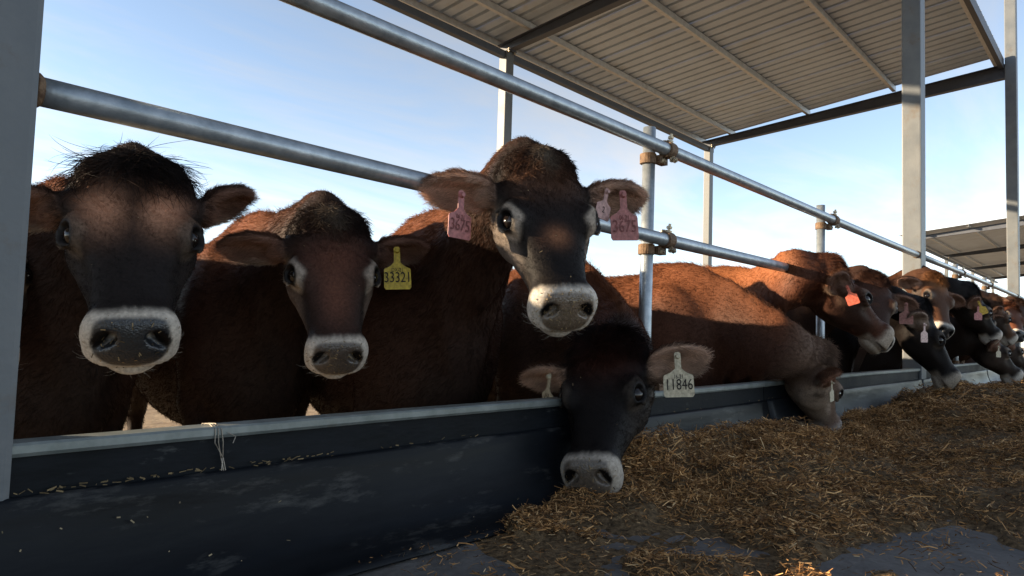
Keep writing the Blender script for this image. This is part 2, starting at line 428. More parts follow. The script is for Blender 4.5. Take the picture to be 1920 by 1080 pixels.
for i, x in enumerate(posts):
    bm = bmesh.new(); lean = .006 * math.sin(i * 2.3)
    tube(bm, [(x + lean * .4, FENCE_Y + .0505, -.05), (x, FENCE_Y + .0505, .6), (x - lean, FENCE_Y + .0505, TOPZ(x) + .082)], PR, 24)
    fpart('post', bm, M_GALV, True)
    for zf_ in (TOPZ, MIDZ): clamp(x, zf_(x), 0 < x < 12)

# ----------------------------------------------------------------------------
# feed barrier: lip, steel plate, sagging rubber belt
# ----------------------------------------------------------------------------
barrier = empty('feed_barrier', (3.2, FENCE_Y, FEED_Z))
tag(barrier, 'low black feed barrier with pale metal lip and rubber belt', 'barrier')
BL = Vector((3.2, FENCE_Y, FEED_Z))
def bpart(name, bm, mat, smooth=False):
    bmesh.ops.translate(bm, verts=bm.verts[:], vec=-BL)
    return bm_obj(name, bm, mat, barrier, None, smooth)
LIPZ = lambda x: .459 + .003 * math.sin(x * 1.7) + .0022 * max(x - 3, 0) ** .8
cuts = [-5.5, .150, 3.30, 6.38, 9.5, 12.36, 15.6, 19., 23., 28.]
for a, b in zip(cuts, cuts[1:]):
    a += .003; b -= .003
    n = int((b - a) / .08) + 2
    xs_ = [a + (b - a) * i / n for i in range(n + 1)]
    bm = bmesh.new()
    rings = []
    for x in xs_:
        z = LIPZ(x); w = .0015 * math.sin(x * 7.3)
        pr = [(1.326 + w, z - .022), (1.323 + w, z - .016), (1.323 + w, z - .004), (1.327 + w, z), (1.372 + w, z), (1.376 + w, z - .005), (1.376 + w, z - .05), (1.371 + w, z - .05), (1.371 + w, z - .022)]
        rings.append([bm.verts.new((x, y, zz)) for y, zz in pr])
    for A, B in zip(rings, rings[1:]):
        for k in range(len(A)): bm.faces.new((A[k], B[k], B[(k + 1) % len(A)], A[(k + 1) % len(A)]))
    bm.faces.new(rings[0]); bm.faces.new(rings[-1][::-1]); fix_normals(bm)
    bpart('lip', bm, M_LIP)
    bm = bmesh.new(); rings = []
    for x in xs_:
        z = LIPZ(x); w = .002 * math.sin(x * 5.1 + 1) + .0012 * math.sin(x * 17)
        rings.append([bm.verts.new((x, y, zz)) for y, zz in [(1.335 + w, z - .0225), (1.331 + w, z - .088), (1.345 + w, z - .088), (1.345 + w, z - .0225)]])
    for A, B in zip(rings, rings[1:]):
        for k in range(4): bm.faces.new((A[k], B[k], B[(k + 1) % 4], A[(k + 1) % 4]))
    bm.faces.new(rings[0]); bm.faces.new(rings[-1][::-1]); fix_normals(bm)
    bpart('steel_plate', bm, M_STEEL)
    bm = bmesh.new(); rings = []
    for x in xs_:
        z = LIPZ(x) - .086
        w = .006 * math.sin(x * 2.9) + .003 * math.sin(x * 9.7 + 2); w2 = .012 * math.sin(x * 1.7 + .6)
        top = [(1.316, z + .004), (1.312, z - .004), (1.308 + w * .2, z - .03), (1.300 + w * .5, z - .07), (1.284 + w, z - .11), (1.262 + w + w2 * .5, z - .145), (1.225 + w + w2, z - .172), (1.17 + w2, z - .186), (1.13 + w2, z - .188)]
        bot = [(y + .008, zz - .006) for y, zz in top[::-1]]
        rings.append([bm.verts.new((x, y, zz)) for y, zz in top + bot])
    m = len(rings[0])
    for A, B in zip(rings, rings[1:]):
        for k in range(m): bm.faces.new((A[k], B[k], B[(k + 1) % m], A[(k + 1) % m]))
    bm.faces.new(rings[0]); bm.faces.new(rings[-1][::-1]); fix_normals(bm)
    bpart('rubber_belt', bm, M_RUBBER, True)
# twisted wire tie round the lip, and rusty couplers fixing lip to posts
def wire(x, seed):
    r_ = random.Random(seed); bm = bmesh.new(); z = LIPZ(x)
    for k in range(3):
        dx = (k - 1) * .006
        pts = [(x + dx - .006, 1.374, z - .02), (x + dx - .004, 1.36, z + .003), (x + dx, 1.34, z + .004), (x + dx + .003, 1.3205, z - .004), (x + dx + .006 + r_.uniform(-.004, .004), 1.3195, z - .03),
               (x + .012 + r_.uniform(-.006, .006), 1.322, z - .06), (x + .014 + r_.uniform(-.004, .008), 1.316, z - .083)]
        tube(bm, pts, .0010, 6)
    tube(bm, [(x + .02, 1.318, z - .012), (x + .034, 1.312, z - .02), (x + .028, 1.310, z - .032)], .0010, 6)
    bpart('wire_tie', bm, M_WIRE)
wire(.664, 1)
for x in (2.345, 4.29, 8.27, 10.02):
    bm = bmesh.new(); z = LIPZ(x)
    tube(bm, [(x, FENCE_Y + .0505, z - .03), (x, FENCE_Y + .0505, z + .03)], PR + .007, 16)
    box(bm, (x + .01, 1.340, z - .002), (x + .085, 1.372, z + .012))
    tube(bm, [(x + .075, 1.345, z - .04), (x + .075, 1.345, z + .035)], .008, 8)
    tube(bm, [(x + .02, 1.352, z + .018), (x + .09, 1.352, z + .018)], .007, 8)
    tube(bm, [(x + .078, 1.352, z + .018), (x + .092, 1.352, z + .018)], .014, 6)
    bpart('lip_clamp', bm, M_RUST)

# ----------------------------------------------------------------------------
# cow: one signed-distance sculpt at rest, polygonised once, then posed per animal
# ----------------------------------------------------------------------------
def smin(a, b, k):
    h = np.clip(.5 + .5 * (b - a) / k, 0, 1)
    return b + (a - b) * h - k * h * (1 - h)
def smax(a, b, k):
    return -smin(-a, -b, k)
def sstep(a, b, x):
    t = np.clip((x - a) / (b - a), 0, 1)
    return t * t * (3 - 2 * t)
def cspline(xk, yk, x):
    """monotone-ish cubic through the knots"""
    xk = np.asarray(xk, float); yk = np.asarray(yk, float)
    m = np.gradient(yk, xk)
    i = np.clip(np.searchsorted(xk, x) - 1, 0, len(xk) - 2)
    h = xk[i + 1] - xk[i]
    t = np.clip((x - xk[i]) / h, 0, 1)
    return ((2*t**3 - 3*t**2 + 1) * yk[i] + (t**3 - 2*t**2 + t) * h * m[i]
            + (-2*t**3 + 3*t**2) * yk[i + 1] + (t**3 - t**2) * h * m[i + 1])

HEAD_O = np.array([.66, 0, 1.06])
HEAD_A = math.radians(40)
HU = np.array([math.cos(HEAD_A), 0, -math.sin(HEAD_A)])
HV = np.array([0, 1., 0])
HW = np.array([math.sin(HEAD_A), 0, math.cos(HEAD_A)])
HB = np.stack([HU, HV, HW])                 # rows: local axes
EAR_BASE = np.array([.082, .092, -.062])
EAR_DIR = np.array([-.10, .97, -.08]); EAR_DIR /= np.linalg.norm(EAR_DIR)
EYE_C = np.array([.188, .0945, -.033])
EYE_N = np.array([.16, .73, .66]); EYE_N /= np.linalg.norm(EYE_N)          # where the eye looks
EYE_L = np.array([.985, -.10, -.17]); EYE_L -= EYE_N * (EYE_L @ EYE_N); EYE_L /= np.linalg.norm(EYE_L)
EYE_S = np.cross(EYE_L, EYE_N); EYE_S *= np.sign(EYE_S[2])
EYE_B = np.stack([EYE_L, EYE_N, EYE_S])
EYE_R = .0245
NECK_X0, NECK_X1 = -.02, .53
NECK_Z0, NECK_Z1 = .90, 1.00

def head_local(p):
    return (p - HEAD_O) @ HB.T

def ellipsoid(p, c, r, B=None):
    q = p - np.asarray(c)
    if B is not None:
        q = q @ B.T
    r = np.asarray(r)
    k0 = np.sqrt(((q / r) ** 2).sum(-1)); k1 = np.sqrt(((q / r ** 2) ** 2).sum(-1)) + 1e-9
    return k0 * (k0 - 1) / k1
def capsule(p, a, b, ra, rb):
    a = np.asarray(a, float); b = np.asarray(b, float); ab = b - a
    t = np.clip(((p - a) @ ab) / (ab @ ab), 0, 1)
    return np.linalg.norm(p - a - t[..., None] * ab, axis=-1) - (ra + (rb - ra) * t)

def build_rest(fine):
    s = 1. if fine else 1.9
    def ax(*segs):
        out = [np.arange(a, b - 1e-6, h * s) for a, b, h in segs]
        return np.concatenate(out + [[segs[-1][1]]])
    xs = ax((-1.56, 0, .017), (0, .5, .012), (.5, 1.12, .0052))
    yh = ax((0, .30, .0052), (.30, .37, .012)) + .0026
    zs = ax((-.02, .5, .018), (.5, .66, .012), (.66, 1.20, .0055), (1.20, 1.28, .012))
    ys = np.concatenate([-yh[::-1], yh])
    D = np.full((len(xs), len(yh), len(zs)), 1., np.float32)
    def box(lo, hi):
        i0, i1 = np.searchsorted(xs, lo[0]), np.searchsorted(xs, hi[0])
        j1 = np.searchsorted(yh, hi[1])
        k0, k1 = np.searchsorted(zs, lo[2]), np.searchsorted(zs, hi[2])
        sl = (slice(max(i0 - 1, 0), i1 + 1), slice(0, j1 + 1), slice(max(k0 - 1, 0), k1 + 1))
        P = np.stack(np.meshgrid(xs[sl[0]], yh[sl[1]], zs[sl[2]], indexing='ij'), -1)
        return sl, P
    def add(lo, hi, fn, k):
        sl, P = box(lo, hi); D[sl] = smin(D[sl], fn(P), k)
    def cut(lo, hi, fn, k):
        sl, P = box(lo, hi); D[sl] = smax(D[sl], -fn(P), k)
    # trunk
    def trunk(P):
        x, y, z = P[..., 0], P[..., 1], P[..., 2]
        K = [-1.46, -1.40, -1.28, -1.08, -.85, -.60, -.35, -.12, .06, .17]
        a = cspline(K, [.05, .13, .20, .235, .275, .300, .270, .205, .150, .05], x)
        t = cspline(K, [1.04, 1.10, 1.135, 1.150, 1.135, 1.128, 1.138, 1.152, 1.12, 1.0], x)
        b = cspline(K, [.92, .80, .66, .54, .45, .415, .425, .455, .53, .66], x)
        c = (t + b) / 2; h = (t - b) / 2
        up = np.clip((z - c) / h, -1, 1.3)
        aa = a * (1 - .34 * np.clip(up, 0, 1) ** 1.5 - .10 * np.clip(-up, 0, 1) ** 2)
        q = (np.abs(y / aa) ** 2.25 + np.abs((z - c) / h) ** 2.25) ** (1 / 2.25)
        d = (q - 1) * np.minimum(a, h) * .9
        return np.maximum(d, np.maximum(x - .17, -1.46 - x))
    add((-1.56, 0, .38), (.30, .37, 1.25), trunk, .02)
    # hook bones, pins, shoulder blade, thigh, brisket
    add((-1.3, 0, .9), (-.85, .35, 1.25), lambda P: ellipsoid(P, (-1.07, .165, 1.07), (.085, .05, .055)), .10)
    add((-1.56, 0, .9), (-1.2, .3, 1.2), lambda P: ellipsoid(P, (-1.42, .095, 1.03), (.055, .04, .055)), .06)
    add((-.45, 0, .45), (.25, .37, 1.2), lambda P: ellipsoid(P, (-.06, .155, .82), (.125, .07, .25)), .08)
    add((-1.55, 0, .4), (-.8, .37, 1.1), lambda P: ellipsoid(P, (-1.20, .150, .80), (.16, .095, .25)), .08)
    add((-.25, 0, .4), (.4, .3, .95), lambda P: ellipsoid(P, (.05, .0, .58), (.13, .11, .15)), .10)
    # neck
    def neck(P):
        x, y, z = P[..., 0], P[..., 1], P[..., 2]
        K = [-.20, .0, .15, .30, .45, .58, .70]
        a = cspline(K, [.14, .145, .125, .105, .095, .088, .05], x)
        t = cspline(K, [1.14, 1.15, 1.130, 1.11, 1.10, 1.075, 1.02], x)
        b = cspline(K, [.56, .57, .62, .71, .79, .86, .94], x)
        c = (t + b) / 2 + .02; h = (t - b) / 2
        dn = np.clip((c - z) / h, 0, 1.2); up = np.clip((z - c) / h, 0, 1.2)
        aa = a * (1 - .28 * dn ** 1.6 - .35 * up ** 2)
        q = (np.abs(y / aa) ** 2.1 + np.abs((z - c) / h) ** 2.1) ** (1 / 2.1)
        d = (q - 1) * np.minimum(aa, h) * .9
        d = d + .0035 * np.sin(x * 62 + 9 * (z - c) + 1.5 * np.sin(z * 21)) * sstep(.0, .15, x) * sstep(.55, .42, x) * (.4 + dn)
        return np.maximum(d, np.maximum(-.2 - x, x - .70))
    add((-.3, 0, .5), (.85, .3, 1.25), neck, .07)
    # legs
    for segs in ([((-.06, .135, .78), (-.10, .150, .56), .085, .062), ((-.10, .150, .56), (-.055, .135, .33), .060, .038),
                  ((-.055, .135, .345), (-.06, .130, .11), .036, .024), ((-.06, .130, .12), (-.03, .130, .055), .030, .036),
                  ((-.03, .130, .05), (-.005, .130, .03), .044, .045)],
                 [((-1.18, .150, .86), (-1.02, .180, .62), .13, .085), ((-1.06, .175, .64), (-1.30, .145, .42), .090, .045),
                  ((-1.31, .145, .43), (-1.27, .135, .12), .038, .025), ((-1.27, .135, .12), (-1.23, .135, .055), .031, .037),
                  ((-1.23, .135, .05), (-1.205, .135, .03), .044, .045)]):
        for a, b, ra, rb in segs:
            lo = np.minimum(a, b) - .2; hi = np.maximum(a, b) + .2
            add(lo, hi, lambda P: capsule(P, a, b, ra, rb), .035)
    cut((-1.5, 0, -.1), (.3, .37, .03), lambda P: P[..., 2] - .004, .006)
    # tail
    for a, b, ra, rb in [((-1.42, 0, 1.10), (-1.50, 0, 1.02), .035, .028), ((-1.50, 0, 1.02), (-1.51, 0, .72), .026, .018)]:
        lo = np.minimum(a, b) - .1; hi = np.maximum(a, b) + .1
        add(lo, hi, lambda P: capsule(P, a, b, ra, rb), .02)
    # udder
    add((-1.2, 0, .35), (-.8, .3, .7), lambda P: ellipsoid(P, (-1.02, .0, .52), (.12, .09, .10)), .05)
    # head
    def skull(P):
        L = head_local(P); u, v, w = L[..., 0], L[..., 1], L[..., 2]
        K = [-.055, -.02, .03, .08, .13, .19, .26, .33, .385, .43, .465, .495]
        a = cspline(K, [.042, .076, .098, .108, .112, .110, .090, .073, .066, .066, .060, .035], u)
        t = cspline(K, [-.05, -.022, -.004, .003, .003, -.001, -.010, -.016, -.016, -.015, -.026, -.052], u)
        b = cspline(K, [-.12, -.150, -.175, -.198, -.208, -.206, -.182, -.155, -.138, -.125, -.112, -.085], u)
        c = (t + b) / 2; h = (t - b) / 2
        dn = np.clip((c - w) / h, 0, 1.2); up = np.clip((w - c) / h, 0, 1.2)
        aa = a * (1 - .36 * dn ** 1.7 - .06 * up ** 2)
        n = 2.7
        q = (np.abs(v / aa) ** n + np.abs((w - c) / h) ** n) ** (1 / n)
        d = (q - 1) * np.minimum(aa, h) * .9
        return np.maximum(d, np.maximum(-.055 - u, u - .495))
    HBOX = ((.44, 0, .60), (1.15, .34, 1.27))
    add(*HBOX, skull, .05)
    def H(c, r, rot=None):
        c = np.asarray(c, float)
        def f(P):
            L = head_local(P)
            return ellipsoid(L, c, r, rot)
        return f
    def eul(yaw=0, pitch=0):
        cy, sy, cp, sp = math.cos(yaw), math.sin(yaw), math.cos(pitch), math.sin(pitch)
        Ry = np.array([[cy, sy, 0], [-sy, cy, 0], [0, 0, 1]]); Rp = np.array([[cp, 0, sp], [0, 1, 0], [-sp, 0, cp]])
        return Rp @ Ry
    def muzzle(P):
        L = head_local(P) - np.array([.436, 0, -.064]); q = np.abs(L) / np.array([.062, .076, .058])
        return ((q ** 3.0).sum(-1) ** (1 / 3.0) - 1) * .055
    add(*HBOX, H((-.010, 0, -.024), (.052, .074, .048)), .040)                  # poll
    add(*HBOX, H((.178, .087, -.028), (.050, .034, .036)), .030)                # orbit
    add(*HBOX, H((.150, .066, -.128), (.085, .036, .070)), .030)                # masseter
    add(*HBOX, H((.250, .072, -.090), (.070, .018, .020), eul(-.28, .15)), .02) # facial crest
    add(*HBOX, muzzle, .022)                  # muzzle
    add(*HBOX, H((.446, .042, -.046), (.038, .036, .043)), .016)                # nostril wing
    add(*HBOX, H((.430, .034, -.100), (.056, .042, .028)), .012)                # upper lip
    add(*HBOX, H((.430, .0, -.134), (.056, .050, .024)), .006)                  # lower lip / chin
    sl, P = box(*HBOX); Lq = head_local(P)                                       # slanted front of the nose
    D[sl] = smax(D[sl], (Lq[..., 0] - .473) * .87 + (Lq[..., 2] + .055) * .50 - .002 + 2.6 * Lq[..., 1] ** 2, .034)
    cut(*HBOX, H((.270, .112, -.050), (.060, .026, .026), eul(-.22, .15)), .03)    # hollow before the eye
    cut(*HBOX, H((.105, .130, -.040), (.030, .024, .030)), .02)                    # temple hollow
    cut(*HBOX, H((.480, .046, -.113), (.060, .050, .0042)), .004)               # mouth line
    cut(*HBOX, H((.470, .043, -.036), (.040, .0125, .0190), eul(.55, .35)), .006) # nostril
    cut(*HBOX, H((.468, .055, -.049), (.028, .0085, .0170), eul(.8, .35)), .005)
    # eye opening: almond, with lid ridges
    ec = EYE_C
    add(*HBOX, H(ec + EYE_N * .0150 + EYE_S * .0235 - EYE_L * .003, (.032, .012, .0085), EYE_B), .010)   # upper lid
    add(*HBOX, H(ec + EYE_N * .0110 - EYE_S * .0225 + EYE_L * .003, (.027, .010, .0075), EYE_B), .010)   # lower lid
    cut(*HBOX, H(ec + EYE_N * .0280, (.0255, .032, .0185), EYE_B), .005)
    # ears: leaf-shaped cup
    e = EAR_DIR; nrm = np.array([.80, .12, .35]); nrm -= e * (nrm @ e); nrm /= np.linalg.norm(nrm)
    wid = np.cross(nrm, e)
    EB = np.stack([e, wid, nrm])
    cE = EAR_BASE + e * .090
    def ear_o(P):
        L = (head_local(P) - cE) @ EB.T
        tt = L[..., 0] / .105
        L = L.copy(); L[..., 1] = L[..., 1] / (1.02 - .18 * np.clip(tt, -1, 1) ** 2 + .10 * tt)
        return ellipsoid(L, (0, 0, -.006), (.102, .058, .030))
    def ear_i(P):
        L = (head_local(P) - cE) @ EB.T
        return ellipsoid(L, (.010, 0, .017), (.094, .050, .037))
    sl, P = box((.44, .0, .75), (.90, .34, 1.25))
    ear = smax(ear_o(P), -ear_i(P), .008)
    ear = np.minimum(ear, capsule(head_local(P), EAR_BASE - e * .03, EAR_BASE + e * .03, .036, .030))
    ear = smin(ear, capsule(head_local(P), EAR_BASE - e * .03 - nrm * .008, EAR_BASE + e * .045 - nrm * .012, .036, .024), .015)
    D[sl] = smin(D[sl], ear, .018)
    # ---- surface nets
    F = np.concatenate([D[:, ::-1], D], 1)
    ins = F < 0
    c8 = [(i, j, k) for i in (0, 1) for j in (0, 1) for k in (0, 1)]
    nx, ny, nz = F.shape
    cnt = np.zeros((nx - 1, ny - 1, nz - 1), np.int8)
    for i, j, k in c8:
        cnt += ins[i:nx - 1 + i, j:ny - 1 + j, k:nz - 1 + k]
    act = np.argwhere((cnt > 0) & (cnt < 8))
    idx = np.full(cnt.shape, -1, np.int32); idx[tuple(act.T)] = np.arange(len(act))
    val = np.stack([F[act[:, 0] + i, act[:, 1] + j, act[:, 2] + k] for i, j, k in c8], 1)
    cx = np.stack([xs[act[:, 0] + i] for i, j, k in c8], 1)
    cy = np.stack([ys[act[:, 1] + j] for i, j, k in c8], 1)
    cz = np.stack([zs[act[:, 2] + k] for i, j, k in c8], 1)
    C8 = np.stack([cx, cy, cz], -1)
    acc = np.zeros((len(act), 3)); n = np.zeros(len(act))
    for a in range(8):
        for b in range(a + 1, 8):
            if sum(abs(np.array(c8[a]) - np.array(c8[b]))) != 1: continue
            va, vb = val[:, a], val[:, b]; m = (va < 0) != (vb < 0)
            t = np.where(m, va / np.where(m, va - vb, 1), 0)
            acc += np.where(m[:, None], C8[:, a] + t[:, None] * (C8[:, b] - C8[:, a]), 0); n += m
    V = acc / n[:, None]
    quads = []
    for axis in range(3):
        o1, o2 = [(1, 2), (2, 0), (0, 1)][axis]
        sa = [slice(None)] * 3; sb = [slice(None)] * 3
        sa[axis] = slice(0, -1); sb[axis] = slice(1, None)
        A, Bm = ins[tuple(sa)], ins[tuple(sb)]
        e = np.argwhere(A != Bm)
        e = e[(e[:, o1] > 0) & (e[:, o2] > 0) & (e[:, o1] < F.shape[o1] - 1) & (e[:, o2] < F.shape[o2] - 1)]
        flip = ~A[tuple(e.T)]
        def g(d1, d2):
            q = e.copy(); q[:, o1] -= d1; q[:, o2] -= d2
            return idx[tuple(q.T)]
        Q = np.stack([g(0, 0), g(1, 0), g(1, 1), g(0, 1)], 1)
        Q[flip] = Q[flip][:, ::-1]
        quads.append(Q)
    Q = np.concatenate(quads); Q = Q[(Q >= 0).all(1)]
    # light Laplacian relax, then normals
    for it in range(2):
        S = np.zeros_like(V); N = np.zeros(len(V))
        for a in range(4):
            i, j = Q[:, a], Q[:, (a + 1) % 4]
            for c in range(3): S[:, c] += np.bincount(i, V[j, c], len(V)) + np.bincount(j, V[i, c], len(V))
            N += np.bincount(i, minlength=len(V)) + np.bincount(j, minlength=len(V))
        V = V * .55 + .45 * S / np.maximum(N, 1)[:, None]
    fn = np.cross(V[Q[:, 2]] - V[Q[:, 0]], V[Q[:, 3]] - V[Q[:, 1]])
    VN = np.zeros_like(V)
    for a in range(4):
        for c in range(3): VN[:, c] += np.bincount(Q[:, a], fn[:, c], len(V))
    VN /= np.linalg.norm(VN, axis=1)[:, None] + 1e-12
    return V, Q, VN

def rot_axis(axis, ang):
    axis = np.asarray(axis, float); axis = axis / np.linalg.norm(axis)
    x, y, z = axis; c, s = math.cos(ang), math.sin(ang); C = 1 - c
    return np.array([[x*x*C + c, x*y*C - z*s, x*z*C + y*s], [y*x*C + z*s, y*y*C + c, y*z*C - x*s], [z*x*C - y*s, z*y*C + x*s, z*z*C + c]])

def mat_to_quat(R):
    q = Matrix(R.tolist()).to_quaternion(); return q

class Pose:
    """maps rest points to the world: ears, head, neck curve, then stance"""
    def __init__(self, foot, heading, scale, hs, head_o, hu, hv, ears=((0, 0, 0), (0, 0, 0)), hw=1., hp=1., mz=.25):
        self.hw, self.hp, self.mz = hw, hp, mz
        ch, sh = math.cos(heading), math.sin(heading)
        self.B = np.array([[ch, -sh, 0], [sh, ch, 0], [0, 0, 1.]])
        self.foot = np.asarray(foot, float); self.s = scale; self.hs = hs; self.k = hs / scale; self.ears = ears
        inv = lambda p: ((np.asarray(p, float) - self.foot) @ self.B) / scale
        self.ho = inv(head_o)
        u = np.asarray(hu, float); u /= np.linalg.norm(u)
        v = np.asarray(hv, float); v = v - u * (u @ v); v /= np.linalg.norm(v)
        w = np.cross(u, v)
        Uw = np.stack([u, v, w]) @ self.B          # rows: posed axes in cow frame
        self.R = Uw.T @ HB                         # rest -> posed (cow frame)
        self.A0 = np.array([NECK_X0, 0, NECK_Z0]); self.A1 = np.array([NECK_X1, 0, NECK_Z1])
        self.A1p = self.ho + self.R @ (self.A1 - HEAD_O) * self.k
        ax = self.R @ np.array([1., 0, .15])
        L = np.linalg.norm(self.A1p - self.A0)
        self.P = [self.A0, self.A0 + np.array([1., 0, .10]) * L * .38, self.A1p - ax * L * .34, self.A1p]
        self.q = mat_to_quat(self.R)
    def ear(self, p):
        L = head_local(p); out = p.copy()
        for side, (roll, sweep, droop) in zip((1, -1), self.ears):
            if not (roll or sweep or droop): continue
            sg = np.array([1, side, 1.]); e = EAR_DIR * sg; b = EAR_BASE * sg
            d = (L - b) @ e
            near = (L[:, 1] * side > .085) & (L[:, 0] < .155) & (L[:, 2] > -.17)
            perp = np.linalg.norm(L - b - d[:, None] * e, axis=1)
            near &= perp < .11
            wgt = sstep(.004, .045, d) * near * sstep(.11, .075, perp)
            if not near.any(): continue
            R = rot_axis((1, 0, 0), -droop * side) @ rot_axis((0, 0, 1), sweep * side) @ rot_axis(e, roll * side)
            Lr = (L - b) @ R.T + b
            Ln = L + (Lr - L) * wgt[:, None]
            out = np.where((wgt > 0)[:, None], Ln @ HB + HEAD_O, out)
            L = head_local(out)
        return out
    def __call__(self, p):
        p = self.ear(np.asarray(p, float)).copy()
        hm = sstep(.40, .62, p[:, 0]); hu_ = head_local(p)[:, 0]
        p[:, 1] *= 1 + (self.hw - 1) * hm * (1 - self.mz * sstep(.20, .36, hu_)) + (self.hp - 1) * hm * sstep(.15, .03, hu_) * sstep(.16, .10, np.abs(p[:, 1]))
        t = np.clip((p[:, 0] - NECK_X0) / (NECK_X1 - NECK_X0), 0, 1)
        out = p.copy()
        hd = p[:, 0] >= NECK_X1
        out[hd] = (p[hd] - HEAD_O) @ self.R.T * self.k + self.ho
        nk = (t > 0) & ~hd
        if nk.any():
            tt = t[nk]; P = self.P
            b = [(1 - tt) ** 3, 3 * tt * (1 - tt) ** 2, 3 * tt ** 2 * (1 - tt), tt ** 3]
            C = sum(b[i][:, None] * P[i][None] for i in range(4))
            za = NECK_Z0 + (NECK_Z1 - NECK_Z0) * tt
            off = np.stack([np.zeros_like(tt), p[nk, 1], p[nk, 2] - za], 1)
            # slerp identity -> R
            ax, ang = self.q.to_axis_angle(); ax = np.array(ax)
            te = tt * tt * (3 - 2 * tt) * .5 + tt * .5
            th = (ang if ang < math.pi else ang - 2 * math.pi) * te
            c, s = np.cos(th)[:, None], np.sin(th)[:, None]
            off = off * c + np.cross(ax, off) * s + ax * (off @ ax)[:, None] * (1 - c)
            out[nk] = C + off * (1 + (self.k - 1) * te)[:, None]
        return out * self.s @ self.B.T + self.foot
    def head(self, L):
        """head-local point(s) -> world (rigid part of the head, no ear swing)"""
        L = np.atleast_2d(np.asarray(L, float))
        return self(L @ HB + HEAD_O)

def lerp(a, b, m):
    return a + (b - a) * np.asarray(m)[..., None]

